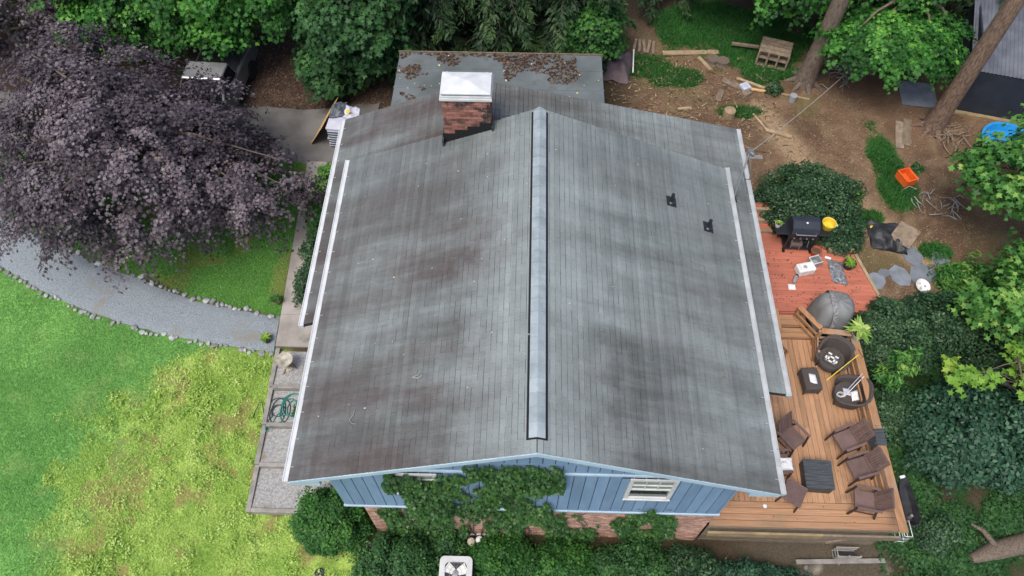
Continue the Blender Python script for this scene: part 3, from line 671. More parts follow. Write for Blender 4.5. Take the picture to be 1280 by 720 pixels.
MB().box(4.84, 7.75, 5.045, 5.10, 1.56, 1.84).build('ledger_board', 'yellow_timber', deck)
MB().box(7.755, 9.7, 5.05, 5.10, 1.54, 1.82).build('ledger_board', 'weathered_wood', deck)
MB().box(9.64, 9.68, 5.25, 10.4, 1.66, 1.955).build('side_joist', 'weathered_wood', deck)
for i in range(9): MB().box(5.2 + i * .52, 5.24 + i * .52, 5.25, 10.4, 1.7, 1.96).build('joist', 'weathered_wood', deck)
for px_ in (5.3, 6.9, 8.3, 9.55):
    for py_ in (5.32, 8.0, 10.1): MB().box(px_ - .05, px_ + .05, py_ - .05, py_ + .05, G(px_, py_) - .2, 1.66).build('post', 'weathered_wood', deck)
MB().bar((8.35, 5.27, .45), (9.5, 5.27, 1.6), .05, .1, (0, 1, 0)).build('brace', 'weathered_wood', deck)
sk = MB(); sk.box(0, 1, 0, .025, 0, .185); sk_me = sk.mesh('skirting_board', 'weathered_wood')
for i in range(6): inst('skirting_board', sk_me, deck, (4.9, 5.255 + .004 * (i % 2), .28 + i * .2), (0, 0, 0), (4.7, 1, 1))
# railings
def rail(pts, z, w, name='rail_cap', th=.04, mat='rail_wood', kind_label=None):
    for a, b_ in zip(pts[:-1], pts[1:]):
        o = MB().bar((a[0], a[1], z - th / 2), (b_[0], b_[1], z - th / 2), w, th).build(name, mat, deck, bevel=.006)
rail([(9.37, 4.95), (9.37, 7.7)], 2.72, .22); rail([(9.37, 7.704), (9.37, 10.3)], 2.72, .22)
for zz in (2.12, 2.42): rail([(9.29, 5.88), (9.29, 10.28)], zz, .045, 'rail_bar', .11)
for yy in (5.95, 7.6, 9.2, 10.25): MB().box(9.32, 9.41, yy - .045, yy + .045, 1.7, 2.68).build('rail_post', 'rail_wood', deck)
rail([(7.98, 11.28), (8.47, 10.58)], 2.78, .15); rail([(8.47, 10.5), (9.34, 10.42)], 2.782, .17)
for zz in (2.1, 2.32, 2.55): rail([(8.47, 10.42), (9.34, 10.36)], zz, .045, 'rail_bar', .09)
for zz in (2.32, 2.55): rail([(7.95, 11.22), (8.42, 10.52)], zz, .045, 'rail_bar', .09)
for p in ((8.0, 11.25), (8.45, 10.5), (9.3, 10.4)): MB().box(p[0] - .045, p[0] + .045, p[1] - .045, p[1] + .045, 1.8, 2.74).build('rail_post', 'rail_wood', deck)
# low gate panel by the steps, and the stringer on the house side
for k, zz in enumerate((2.16, 2.34, 2.52)): rail([(8.44, 10.46), (8.33, 9.95)], zz, .035, 'gate_bar', .08)
MB().box(8.31, 8.37, 9.91, 9.97, 2.0, 2.6).build('gate_post', 'rail_wood', deck)
for k, zz in enumerate((2.14, 2.3, 2.46)): rail([(7.3, 10.56), (7.5, 9.98)], zz, .035, 'gate_bar', .08)
rail([(7.32, 10.62), (7.32, 11.3)], 2.64, .17); MB().box(7.25, 7.34, 10.5, 10.6, 2.0, 2.6).build('gate_post', 'rail_wood', deck); MB().box(7.47, 7.53, 9.95, 10.01, 2.0, 2.56).build('gate_post', 'rail_wood', deck)
for i, (ya, yb, z) in enumerate(((10.63, 10.96, 2.12), (10.965, 11.3, 2.28))):
    for q in range(2):
        w = (yb - ya) / 2; inst('step_board', woodx_me, deck, (7.3, ya + q * w, z), (0, 0, 0), (1.2 - .2 * i, w - .012, 1))
    MB().box(7.3, 8.5 - .2 * i, ya + .004, ya + .03, z - .16, z - .037).build('riser', 'deck_wood_x', deck)
# ================================================================ RED DECK
red = thing('red_deck', 'brick red painted plank platform behind the wooden deck', 'deck', (0, 0, 0))
rb = MB(); rb.box(0, 1, 0, 1, -.04, 0); red_me = rb.mesh('plank', 'red_paint')
y = 11.32; RZD = 2.45
def red_right(y): return float(np.interp(y, [11.3, 12.1, 13.4, 14.2], [10.6, 10.45, 10.12, 9.3]))
while y < 14.1:
    x1 = red_right(y) if y < 13.36 else 9.32; xa = 5.6; cut = random.uniform(7.6, 9.6)
    for a, b_ in ((xa, cut), (cut + .004, x1)): inst('plank', red_me, red, (a, y, RZD + random.uniform(-.0015, .0015)), (0, 0, 0), (b_ - a, .136, 1))
    y += .141
MB().bar((10.16, 13.38, 2.44), (10.66, 11.3, 2.44), .09, .12).build('edge_timber', 'pale_wood', red)
MB().box(9.34, 10.12, 13.4, 13.53, 2.36, 2.6).build('edge_beam', 'yellow_timber', red)
MB().box(5.6, 8.3, 11.29, 11.315, 2.2, 2.405).build('skirt', 'red_paint', red)
MB().box(8.6, 10.55, 11.29, 11.315, 1.9, 2.405).build('skirt', 'red_paint', red)
st = thing('timber_steps', 'short timber edged steps with rusty treads behind the grill', 'steps', (7.45, 14.15, 2.4))
for i in range(3):
    MB().box(-.35, .3, i * .33, i * .33 + .09, -.1 + i * .13, .13 + i * .13).build('riser', 'pale_wood', st)
    MB().box(-.35, .3, i * .33 + .092, i * .33 + .33, -.1 + i * .13, .1 + i * .13).build('tread', 'red_paint', st)

# ================================================================ DECK FURNITURE
def resin_chair():
    c = thing('patio_chair', 'x', 'chair')
    mb = MB(); mb.box(-.24, .25, -.25, .25, .395, .42); mb.box(.2, .25, -.25, .25, .35, .395); mb.build('seat', 'brown_resin', c, bevel=.008)
    Mx = Matrix.Translation((-.24, 0, .42)) @ Matrix.Rotation(R(-24), 4, 'Y')
    mb = MB()
    mb.box(-.02, .02, -.25, -.21, 0, .58, Mx); mb.box(-.02, .02, .21, .25, 0, .58, Mx); mb.box(-.02, .02, -.21, .21, .52, .58, Mx); mb.box(-.02, .02, -.21, .21, .02, .07, Mx)
    bk = mb.build('backrest', 'brown_resin', c)
    sm = MB(); sm.box(-.008, .008, -.02, .02, .07, .52, Mx); me = sm.mesh('slat', 'brown_resin')
    for i in range(7): inst('slat', me, bk, (0, -.18 + i * .06, 0))
    sm = MB(); sm.box(-.011, -.003, -.21, .21, 0, .022, Mx); me = sm.mesh('slat', 'brown_resin')
    for i in range(6):
        v = Mx.to_3x3() @ Vector((0, 0, .11 + i * .07)); inst('slat', me, bk, v)
    for s in (-1, 1):
        MB().box(-.33, .27, s * .29 - .035, s * .29 + .035, .6, .625).build('armrest', 'brown_resin', c, bevel=.006)
        MB().bar((.24, s * .28, .6), (.3, s * .28, 0), .035, .05).build('leg', 'brown_dark', c)
        MB().bar((-.2, s * .28, .6), (-.36, s * .28, 0), .035, .05).build('leg', 'brown_dark', c)
        MB().bar((.27, s * .28, .3), (-.28, s * .28, .3), .025, .035).build('side_bar', 'brown_dark', c)
    return c
ch0 = resin_chair()
spots = [(8.62, 7.4, -158, 'brown resin armchair by the right rail, farthest of the three in a row'),
         (8.8, 6.66, -163, 'brown resin armchair by the right rail, middle of the three'),
         (8.74, 5.8, 170, 'brown resin armchair by the right rail, nearest the front planks'),
         (7.2, 7.42, -52, 'brown resin armchair beside the eave, turned toward the coffee table'),
         (6.72, 6.72, 2, 'brown resin armchair half under the eave with white cloth on it')]
for i, (x, y, a, l) in enumerate(spots):
    o = ch0 if i == 0 else copy_tree(ch0)
    o.location = (x, y, DZ); o.rotation_euler[2] = R(a); o['label'] = l; o['group'] = 'brown patio chairs around the coffee table'
s = thing('side_table', 'brown tilted square side table in front of the eave corner', 'table', (6.98, 5.95, DZ), R(-32))
mb = MB(); Mx = Matrix.Translation((0, 0, .42)) @ Matrix.Rotation(R(-7), 4, 'X'); mb.box(-.27, .27, -.3, .3, -.015, .015, Mx); mb.box(-.27, .27, .26, .3, .015, .035, Mx); mb.build('top', 'brown_resin', s, bevel=.006)
for sx in (-.22, .22):
    for sy in (-.24, .24): MB().bar((sx, sy, .4), (sx * 1.15, sy * 1.15, 0), .035).build('leg', 'brown_dark', s)
def crumple(name, mat, loc, sx, sy, h, label, cat, seed=1, n=14):
    """crumpled sheet draped flat"""
    rr = np.random.default_rng(seed); u = np.linspace(-1, 1, n); U, Vv = np.meshgrid(u, u)
    edge = 1 + .25 * (fbm(U * 2 + 7, Vv * 2 + seed, seed) - .5)
    Z = h * np.abs(fbm(U * 2.3 + seed, Vv * 2.3, seed + 3, 3) - .35) * 2 * (1 - np.maximum(abs(U), abs(Vv)) ** 6) + .006
    P = np.stack([U * sx * edge, Vv * sy * edge + .25 * sx * U * (seed % 3 - 1), Z], -1).reshape(-1, 3)
    o = bpy.data.objects.new(name, fast_mesh(name, P, grid_faces(n, n), mat, smooth=False)); link(o); o.location = loc
    md = o.modifiers.new('solid', 'SOLIDIFY'); md.thickness = .006
    return tag(o, label, cat)
crumple('white_cloth', 'white_plastic', (6.88, 6.7, DZ + .43), .2, .17, .1, 'white crumpled cloth on the chair half under the eave', 'cloth', 4)
t_ = thing('coffee_table', 'black slatted square coffee table with slate grey top', 'table', (7.72, 6.47, DZ), R(-3))
mb = MB(); mb.box(-.34, .34, -.37, .37, .02, .36); mb.build('base', 'charcoal', t_)
pm = MB(); pm.box(0, 1, -.045, .045, 0, .035); me = pm.mesh('top_slat', 'slate_top')
for i in range(8): inst('top_slat', me, t_, (-.36, -.336 + i * .096, .362), (0, 0, 0), (.72, 1, 1))
for sx in (-.3, .3):
    for sy in (-.33, .33): MB().box(sx - .03, sx + .03, sy - .03, sy + .03, 0, .02).build('foot', 'black_metal', t_)
# ottoman under a cover
ot = thing('ottoman', 'grey brown covered ottoman with a white paper on top', 'ottoman', (8.07, 9.2, DZ), R(4))
mb = MB(); mb.box(-.235, .235, -.34, .34, .07, .4); mb.build('cover', 'wicker', ot, bevel=.05)
for sx in (-.2, .2):
    for sy in (-.3, .3): MB().box(sx - .02, sx + .02, sy - .02, sy + .02, 0, .08).build('leg', 'black_metal', ot)
crumple('paper', 'white_plastic', (8.09, 9.18, DZ + .4), .09, .14, .02, 'white sheet of paper lying on the ottoman', 'paper', 9, 6)
def wicker_chair(label, loc, rz, cushion):
    c = thing('wicker_chair', label, 'chair', loc, rz, 'wicker bucket chairs by the rail')
    n, k = 30, 8; V = []; a0 = R(38)
    def foot(p, r): return (r * math.copysign(abs(math.cos(p)) ** .7, math.cos(p)), r * math.copysign(abs(math.sin(p)) ** .7, math.sin(p)))
    for j in range(k):
        for i in range(n):
            p = a0 + (2 * math.pi - 2 * a0) * i / (n - 1); q = (1 - math.cos(p)) / 2
            h = .18 + (.3 + .3 * q ** 2) * j / (k - 1); r = .36 + .07 * j / (k - 1) * (.5 + q)
            x_, y_ = foot(p, r); V.append((x_, y_, h))
    F = [(j * n + i, j * n + i + 1, (j + 1) * n + i + 1, (j + 1) * n + i) for j in range(k - 1) for i in range(n - 1)]
    mb = MB(); mb.add(V, F); mb.sm = True; o = mb.build('shell', 'wicker', c); md = o.modifiers.new('solid', 'SOLIDIFY'); md.thickness = .06; md.offset = 0
    mb = MB(); mb.lathe([(.3, .1), (.36, .16), (.38, .3), (.35, .36), (.05, .37)], n=28); mb.sm = True; mb.build('seat', 'wicker', c)
    MB().tube([foot(a0 + (2 * math.pi - 2 * a0) * i / 29, .36 + .08 * (.5 + (1 - math.cos(a0 + (2 * math.pi - 2 * a0) * i / 29)) / 2)) + (.18 + .3 + .3 * ((1 - math.cos(a0 + (2 * math.pi - 2 * a0) * i / 29)) / 2) ** 2,) for i in range(30)], .04, 8).build('rim', 'wicker', c)
    for a in (45, 135, 225, 315): MB().bar((.28 * math.cos(R(a)), .28 * math.sin(R(a)), .14), (.36 * math.cos(R(a)), .36 * math.sin(R(a)), 0), .035).build('leg', 'black_metal', c)
    if cushion:
        mb = MB(); mb.box(-.18, .24, -.2, .2, .37, .43); cu = mb.build('cushion', 'wicker', c, bevel=.03)
        # woven pale motif as flat applied patches
        for (px_, py_, w, h) in ((.1, .08, .2, .05), (.1, -.08, .2, .05), (.02, 0, .05, .22), (.17, .0, .05, .26), (-.06, .1, .05, .1), (-.06, -.1, .05, .1), (.1, .15, .09, .05), (.1, -.15, .09, .05)):
            MB().box(px_ - w / 2, px_ + w / 2, py_ - h / 2, py_ + h / 2, .431, .436).build('motif', 'white_plastic', cu)
    return c
wicker_chair('dark wicker bucket chair with pale patterned cushion near the corner rail', (8.76, 9.85, DZ), R(-126), True)
wicker_chair('dark wicker bucket chair holding papers and thin poles', (8.98, 8.78, DZ), R(165), False)
crumple('newspaper', 'white_plastic', (9.12, 8.68, DZ + .42), .1, .14, .06, 'crumpled white newspaper on the wicker chair seat', 'paper', 5, 8)
crumple('cloth', 'bag_lilac', (8.94, 8.8, DZ + .4), .1, .1, .05, 'small purplish cloth on the wicker chair seat', 'cloth', 6, 8)
mb = MB(); mb.tube([(8.72 + .1 * math.cos(a / 3), 8.68 + .07 * math.sin(a / 3), DZ + .42 + .003 * a) for a in range(40)], .008, 5); tag(mb.build('rope_coil', 'white_plastic'), 'coil of white rope on the wicker chair seat', 'rope')
tag(MB().tube([(8.4, 9.08, 2.5), (9.35, 9.78, 2.74)], .014, 6).build('yellow_pole', 'yellow_plastic'), 'thin yellow pole leaning from ottoman to rail', 'pole')
tag(MB().tube([(8.72, 8.62, 2.45), (9.32, 9.2, 2.74)], .01, 6).build('pink_stick', 'bag_lilac'), 'pale pink stick resting on the wicker chair and rail', 'stick')
tag(MB().tube([(8.8, 8.62, 2.45), (9.34, 9.11, 2.74)], .01, 6).build('white_stick', 'white_plastic'), 'white stick resting on the wicker chair and rail', 'stick')
tag(MB().tube([(9.38, 9.95, 2.733), (9.42, 9.8, 2.733), (9.46, 9.72, 2.733), (9.4, 9.68, 2.733)], .008, 5).build('bent_wire', 'brown_dark'), 'small bent brown wire lying on the right rail cap', 'wire')
# mat over the rail
mb = MB(); mb.add([(9.2, 7.15, 2.45), (9.25, 7.15, 2.726), (9.49, 7.15, 2.728), (9.52, 7.15, 2.45), (9.2, 7.6, 2.45), (9.25, 7.6, 2.726), (9.49, 7.62, 2.728), (9.52, 7.62, 2.45)], [(0, 1, 5, 4), (1, 2, 6, 5), (2, 3, 7, 6)])
o = mb.build('rail_mat', 'slate_top'); md = o.modifiers.new('solid', 'SOLIDIFY'); md.thickness = .012; md.offset = 1; tag(o, 'dark slate mat draped over the right deck rail', 'mat')
tag(MB().lathe([(.05, 0), (.05, .02), (.02, .03)], (6.33, 5.72, DZ + .005), 14).build('white_saucer', 'white_plastic'), 'small white disc lying at the front plank edge', 'saucer')
tag(MB().tube([(5.15, 5.9, 2.35), (5.45, 6.0, 2.3), (5.95, 6.25, 2.32)], .012, 6).build('grey_pole', 'grey_plastic'), 'thin grey pole sticking out under the right gable end', 'pole')

# ================================================================ RED DECK THINGS
gc = thing('covered_grill', 'large domed grill under a grey fabric cover', 'covered grill', (8.86, 11.12, RZD))
n, k = 36, 12; V = []
for j in range(k):
    tt = j / (k - 1); r = math.cos(tt * math.pi / 2) ** .42; z = .95 * math.sin(tt * math.pi / 2) ** .9
    for i in range(n):
        a = 2 * math.pi * i / n; w = 1 + .05 * math.sin(a * 5 + tt * 3) * (1 - tt)
        V.append((.58 * r * w * math.copysign(abs(math.cos(a)) ** .75, math.cos(a)), .5 * r * w * math.copysign(abs(math.sin(a)) ** .8, math.sin(a)), z + .012 * math.sin(a * 9)))
F = [(j * n + i, j * n + (i + 1) % n, (j + 1) * n + (i + 1) % n, (j + 1) * n + i) for j in range(k - 1) for i in range(n)]
mb = MB(); mb.add(V, F); mb.sm = True; mb.build('cover', 'grill_cover', gc)
V = []
for i in range(25):
    a = math.pi * i / 24; y_ = .53 * math.copysign(abs(math.cos(a)) ** .6, math.cos(a)); z = .985 * math.sin(a) ** .62
    V += [(-.2 + .12 * math.cos(2 * a) * .3, y_, z), (-.07 + .12 * math.cos(2 * a) * .3, y_, z)]
mb = MB(); mb.add(V, [(2 * i, 2 * i + 1, 2 * i + 3, 2 * i + 2) for i in range(24)]); mb.sm = True; mb.build('band', 'cover_trim', gc)
bq = thing('barbecue', 'black gas barbecue with side shelves and chrome handle', 'barbecue', (8.38, 13.74, RZD), R(-2)); bq.scale = (1.12, 1.12, 1.1)
mb = MB(); prof = [(-.26, .72), (-.27, .82), (-.2, .98), (-.02, 1.07), (.18, 1.03), (.27, .9), (.28, .72)]
mb.add([(x_, y_, z_) for x_ in (-.36, .36) for y_, z_ in prof], [tuple(range(7)), tuple(range(7, 14))[::-1]] + [(i, 7 + i, 7 + (i + 1) % 7, (i + 1) % 7) for i in range(7)]); mb.build('lid', 'navy_black', bq, bevel=.02)
MB().tube([(-.26, -.27, .86), (-.26, -.33, .86), (.26, -.33, .86), (.26, -.27, .86)], .018, 8).build('handle', 'steel', bq)
MB().box(-.38, .38, -.26, .28, .58, .715).build('firebox', 'black_metal', bq)
for s_, w in ((-1, .34), (1, .3)): MB().box(s_ * .4 if s_ > 0 else -.4 - w, s_ * .4 + (w if s_ > 0 else 0), -.22, .24, .7, .74).build('side_shelf', 'black_metal', bq, bevel=.01)
MB().box(-.38, .38, -.25, .25, .12, .15).build('lower_shelf', 'black_metal', bq)
for sx in (-.36, .36):
    for sy in (-.23, .24): MB().box(sx - .02, sx + .02, sy - .02, sy + .02, 0 if sy > 0 else .06, .58).build('leg', 'black_metal', bq)
for sx in (-.36, .36): MB().lathe([(.02, -.02), (.07, -.02), (.07, .02), (.02, .02)], n=14).build('wheel', 'rubber', bq, (sx, -.25, .07)).rotation_euler = (0, R(90), 0)
for i in range(4): MB().lathe([(.03, 0), (.03, .03), (.01, .035)], n=10).build('knob', 'steel', bq, (-.25 + i * .165, -.27, .65)).rotation_euler = (R(90), 0, 0)
MB().lathe([(.03, 0), (.03, .006), (.01, .008)], (0, -.07, 1.065), 12).build('thermometer', 'white_plastic', bq)
for i, (a, b_, c_) in enumerate(((-.28, -.3, .3), (-.05, -.32, .25), (.15, -.31, .34))): MB().tube([(a, b_, .6), (a + .03, b_ - .03, c_)], .012, 6).build('hanging_tool', 'steel', bq)
MB().box(-.2, .1, -.2, .0, .15, .33).build('tray', 'steel', bq)
def pot(name, loc, r, h, mat, label, cat='pot'):
    p = thing(name, label, cat, loc); mb = MB(); mb.lathe([(r * .7, 0), (r, h), (r * 1.06, h), (r * 1.06, h * .88), (r * .92, h * .86), (r * .9, h * .8), (.01, h * .8)], n=20, cap=False); mb.sm = True
    mb.build('bowl', mat, p); MB().lathe([(r * .9, h * .8), (.001, h * .83)], n=16, cap=False).build('soil', 'soil', p); return p
pot_white = pot('planter_pot', (7.62, 13.8, RZD + .815), .1, .15, 'white_plastic', 'small white pot with a seedling on the barbecue shelf', 'plant pot')
pot_or = pot('planter_pot', (8.9, 13.36, RZD), .15, .26, 'terracotta', 'empty orange red plastic pot on the red deck', 'plant pot')
pot_bk = pot('planter_pot', (9.83, 12.92, RZD), .18, .24, 'black_plastic', 'black pot with a green plant at the red deck corner', 'plant pot')
pot_st = pot('planter_pot', (9.4, 10.35, 2.72), .18, .24, 'stoneware', 'stone coloured pot of lime green leaves on the rail corner', 'plant pot')
pot_w1 = pot('planter_pot', (-7.62, 11.92, G(-7.62, 11.92) + .02), .14, .2, 'weathered_wood', 'small round pot by the gravel path upper corner', 'plant pot')
pot_w2 = pot('planter_pot', (-7.72, 10.62, G(-7.72, 10.62) + .05), .13, .22, 'charcoal', 'small dark pot with lime green plant by the gravel path end', 'plant pot')
mb = MB(); mb.lathe([(.16, 0), (.18, .02), (.2, .2), (.21, .22), (.19, .21), (.16, .05), (.01, .04)], n=20, cap=False); mb.sm = True
tag(mb.build('yellow_basin', 'yellow_plastic', None, (9.1, 13.8, RZD + .815)), 'round yellow basin on the barbecue side shelf', 'basin')
tag(MB().lathe([(.06, 0), (.07, .1), (.05, .11), (.01, .1)], (9.42, 13.95, 3.1), 14).build('white_cup', 'white_plastic'), 'small white cup beside the yellow basin', 'cup')
# white toy cooler and grey bin, lying on the red deck
cl = thing('white_cooler', 'white plastic cooler box lying on the red deck', 'cooler', (8.47, 12.72, RZD), R(14))
mb = MB(); mb.box(-.27, .27, -.16, .16, 0, .28); mb.build('body', 'white_plastic', cl, bevel=.04)
mb = MB(); mb.box(-.2, .02, -.1, .1, .28, .31); mb.build('lid', 'white_plastic', cl, bevel=.015)
MB().lathe([(.06, .31), (.05, .33), (.01, .335)], (-.06, -.02, 0), 12).build('cap', 'grey_plastic', cl)
MB().lathe([(.05, -.02), (.05, .02)], n=12).build('wheel', 'rubber', cl, (-.28, -.12, .06)).rotation_euler = (0, R(90), 0)
bn_ = thing('open_bin', 'small dark open bin beside the white cooler', 'bin', (8.82, 13.0, RZD), R(20))
mb = MB()
for (a, b_, c_, d) in ((-.16, .16, -.13, -.11), (-.16, .16, .11, .13), (-.16, -.14, -.11, .11), (.14, .16, -.11, .11)): mb.box(a, b_, c_, d, 0, .24)
mb.box(-.14, .14, -.11, .11, .02, .05); mb.build('body', 'grey_plastic', bn_)
MB().tube([(-.16, -.13, .25), (.16, -.13, .25), (.16, .13, .25), (-.16, .13, .25), (-.16, -.13, .25)], .014, 6).build('rim', 'white_plastic', bn_)
mb = MB(); mb.lathe([(.05, -.13), (.06, -.11), (.06, .1), (.03, .13)], n=14); mb.sm = True; o = mb.build('plastic_jug', 'grey_plastic', None, (8.14, 12.4, RZD + .06)); o.rotation_euler = (R(90), 0, R(-25)); tag(o, 'translucent grey jug lying on the red deck', 'jug')
crumple('white_rag', 'white_plastic', (8.02, 12.16, RZD + .003), .11, .1, .05, 'white crumpled rag on the red deck', 'rag', 7, 8)
crumple('foil_sheet', 'foil', (9.48, 12.72, RZD + .003), .22, .42, .09, 'crumpled silver grey plastic sheet on the red deck', 'plastic sheet', 3, 18)
tag(MB().lathe([(.035, -.09), (.04, -.08), (.04, .08), (.02, .1)], n=12).build('white_bottle', 'white_plastic', None, (9.28, 13.22, RZD + .045)), 'white bottle lying near the yellow edge beam', 'bottle').rotation_euler = (R(90), 0, R(70))
# ================================================================ BESIDE AND UNDER THE DECK
tb = thing('plastic_tub', 'long dark grey plastic tub leaning beside the deck, white at one end', 'tub', (10.2, 6.05, 1.0), R(12))
V = []; n = 20
for j, (r, z) in enumerate(((.8, .5), (1.0, .72), (.96, .74), (.7, .52))):
    for i in range(n): a = 2 * math.pi * i / n; V.append((.2 * r * math.copysign(abs(math.cos(a)) ** .7, math.cos(a)) * (1 - .25 * math.sin(a)), .62 * r * math.copysign(abs(math.sin(a)) ** .8, math.sin(a)), z + .25 * math.sin(a)))
F = [(j * n + i, j * n + (i + 1) % n, (j + 1) * n + (i + 1) % n, (j + 1) * n + i) for j in range(3) for i in range(n)] + [tuple(range(n))[::-1], tuple(3 * n + i for i in range(n))]
mb = MB(); mb.add(V, F); mb.sm = True; mb.build('body', 'black_plastic', tb)
MB().box(-.08, .06, .53, .6, .9, 1.0).build('end_cap', 'white_plastic', tb, bevel=.02)
for sy in (-.35, .35): MB().box(-.03, .03, sy - .03, sy + .03, -.55, .56).build('leg', 'grey_timber', tb)
cg = thing('wire_cage', 'small grey wire cage at the front deck corner', 'cage', (9.88, 5.28, 1.2))
for sx in (-.1, .1):
    for sy in (-.2, .2): MB().box(sx - .012, sx + .012, sy - .012, sy + .012, .1, .7).build('upright', 'grey_plastic', cg)
MB().box(-.25, -.09, -.03, .03, .42, .46).build('bracket', 'grey_plastic', cg)
for zz in (.2, .45, .69):
    MB().tube([(-.1, -.2, zz), (.1, -.2, zz), (.1, .2, zz), (-.1, .2, zz), (-.1, -.2, zz)], .01, 6).build('hoop', 'white_plastic', cg)
cr = thing('grey_crate', 'grey open crate under the front edge of the deck', 'crate', (8.85, 4.98, G(8.85, 4.98)))
for zz in (.05, .22, .38): MB().tube([(-.3, -.12, zz), (.3, -.12, zz), (.3, .12, zz), (-.3, .12, zz), (-.3, -.12, zz)], .02, 6).build('hoop', 'grey_timber', cr)
for sx in (-.3, 0, .3): MB().box(sx - .02, sx + .02, -.13, -.09, 0, .4).build('upright', 'grey_timber', cr)
MB().box(-.28, .28, -.1, .1, .02, .05).build('floor', 'black_plastic', cr)
tag(MB().bar((7.5, 4.75, .3), (9.9, 4.85, .27), .12, .05).build('loose_plank', 'grey_timber'), 'long weathered plank on the ground under the deck front', 'plank')
for i in range(6):
    x_, y_ = random.uniform(7.3, 9.9), random.uniform(4.2, 4.8); s_ = random.uniform(.08, .18)
    o = inst('pale_rock', random.choice(stone_me), None, (x_, y_, G(x_, y_) + .03), (0, 0, random.uniform(0, 6)), (s_ * 1.3, s_, s_ * .6)); tag(o, 'pale rubble rock on bare soil under the deck front', 'rock', 'rocks under the deck front')
lg = thing('fallen_log', 'pale barked fallen log at the lower right edge', 'log', (0, 0, 0))
MB().tube([(12.2, 4.95, .32), (12.8, 5.15, .4), (13.8, 5.4, .42), (15.2, 5.7, .45), (17, 6.0, .5)], [.12, .24, .27, .27, .26], 14).build('trunk', 'bark', lg)
MB().tube([(12.9, 5.2, .5), (12.5, 5.6, .75), (12.2, 5.75, .8)], [.09, .06, .03], 8).build('branch_stub', 'bark', lg)

# ================================================================ LEFT SIDE: TIMBER TERRACE STEPS
ter = thing('terrace_steps', 'four gravel terrace steps edged with grey timbers along the house', 'terrace', (0, 0, 0))
tie = [10.36, 9.12, 8.0, 6.86, 5.62]; tz = [1.12, .98, .85, .73, .6]
for i in range(4):
    MB().box(-7.26, -4.0, tie[i + 1] + .06, tie[i] - .06, tz[i + 1] - .3, tz[i] + .01).build('gravel_bed', 'terrace_gravel', ter)
    MB().box(-7.26, -4.2, tie[i + 1] - .055, tie[i + 1] + .058, tz[i + 1] - .25, tz[i] + .06).build('cross_timber', 'grey_timber', ter, bevel=.01)
    mb = MB(); zA, zB = tz[i] + .05, tz[i] + .05
    mb.add([(-7.39, tie[i + 1] + (-.06 if i == 3 else .004), zA), (-7.265, tie[i + 1] + (-.06 if i == 3 else .004), zA), (-7.265, tie[i] - .004, zA + .06), (-7.39, tie[i] - .004, zA + .06)] + [(a, b_, .2) for a, b_ in ((-7.39, tie[i + 1] + .004), (-7.265, tie[i + 1] + .004), (-7.265, tie[i] - .004), (-7.39, tie[i] - .004))], [(0, 1, 2, 3), (7, 6, 5, 4), (0, 4, 5, 1), (1, 5, 6, 2), (2, 6, 7, 3), (3, 7, 4, 0)])
    mb.build('side_timber', 'grey_timber', ter)
ur = thing('bird_bath', 'pale round birdbath standing on the uppermost terrace step', 'birdbath', (-6.92, 9.75, 1.13))
mb = MB(); mb.lathe([(.15, 0), (.15, .04), (.07, .08), (.055, .35), (.1, .42), (.24, .5), (.25, .53), (.22, .51), (.01, .47)], n=22, cap=False); mb.sm = True; mb.build('bowl', 'stoneware', ur)
for i in range(3):
    a = i * 2.1; MB().bar((.1 * math.cos(a), .1 * math.sin(a), .1), (.26 * math.cos(a), .26 * math.sin(a), 0), .04).build('foot', 'weathered_wood', ur)
def hose(name, mat, c, seed, label):
    rr = random.Random(seed); pts = []
    for i in range(70):
        a = i * .33; r = .22 + .1 * math.sin(i * .21 + seed) ; pts.append((c[0] + r * math.cos(a) * 1.1 + rr.uniform(-.01, .01), c[1] + r * math.sin(a) * 1.5, c[2] + .015 + .02 * abs(math.sin(i * .17))))
    for j in range(12): pts.append((pts[69][0] - .05 * j, pts[69][1] + .06 * j * math.sin(j * .5 + seed), c[2] + .02))
    tag(MB().tube(pts, .013, 6).build(name, mat), label, 'hose')
hose('garden_hose', 'hose_green', (-6.62, 8.5, .99), 1, 'green garden hose coiled on the terrace gravel')
hose('garden_hose', 'hose_dark', (-7.0, 8.42, .99), 4, 'dark hose coiled on the terrace gravel next to the timber')
ac = thing('air_conditioner', 'white outdoor air conditioning unit with a round fan guard', 'air conditioner', (-1.55, 4.05, .35))
mb = MB(); ro = []
for q, (sx, sy) in enumerate(((1, 1), (-1, 1), (-1, -1), (1, -1))):
    for k in range(5): a = R(90 * q + 22.5 * k); ro.append((sx * .3 + .12 * math.cos(a), sy * .3 + .12 * math.sin(a)))
mb.prism(ro, 0, .74); mb.build('body', 'gutter_grey', ac)
no = len(ro); V = [(x_, y_, .82) for x_, y_ in ro] + [(x_ * 1.02, y_ * 1.02, .74) for x_, y_ in ro]; ri = [(.34 * math.cos(math.atan2(y_, x_)), .34 * math.sin(math.atan2(y_, x_))) for x_, y_ in ro]
V += [(x_, y_, .83) for x_, y_ in ri] + [(x_, y_, .6) for x_, y_ in ri]
mb = MB(); mb.add(V, [(i, (i + 1) % no, 2 * no + (i + 1) % no, 2 * no + i) for i in range(no)] + [(no + i, no + (i + 1) % no, (i + 1) % no, i) for i in range(no)] + [(2 * no + i, 2 * no + (i + 1) % no, 3 * no + (i + 1) % no, 3 * no + i) for i in range(no)]); mb.build('top_rim', 'white_paint', ac)
MB().lathe([(.34, .745), (.001, .745)], n=24, cap=False).build('well', 'charcoal', ac)
fm = MB(); fm.add([(.06, -.08, .785), (.06, .08, .8), (.3, .15, .815), (.31, -.13, .775)], [(0, 1, 2, 3)]); me = fm.mesh('fan_blade', 'white_plastic')
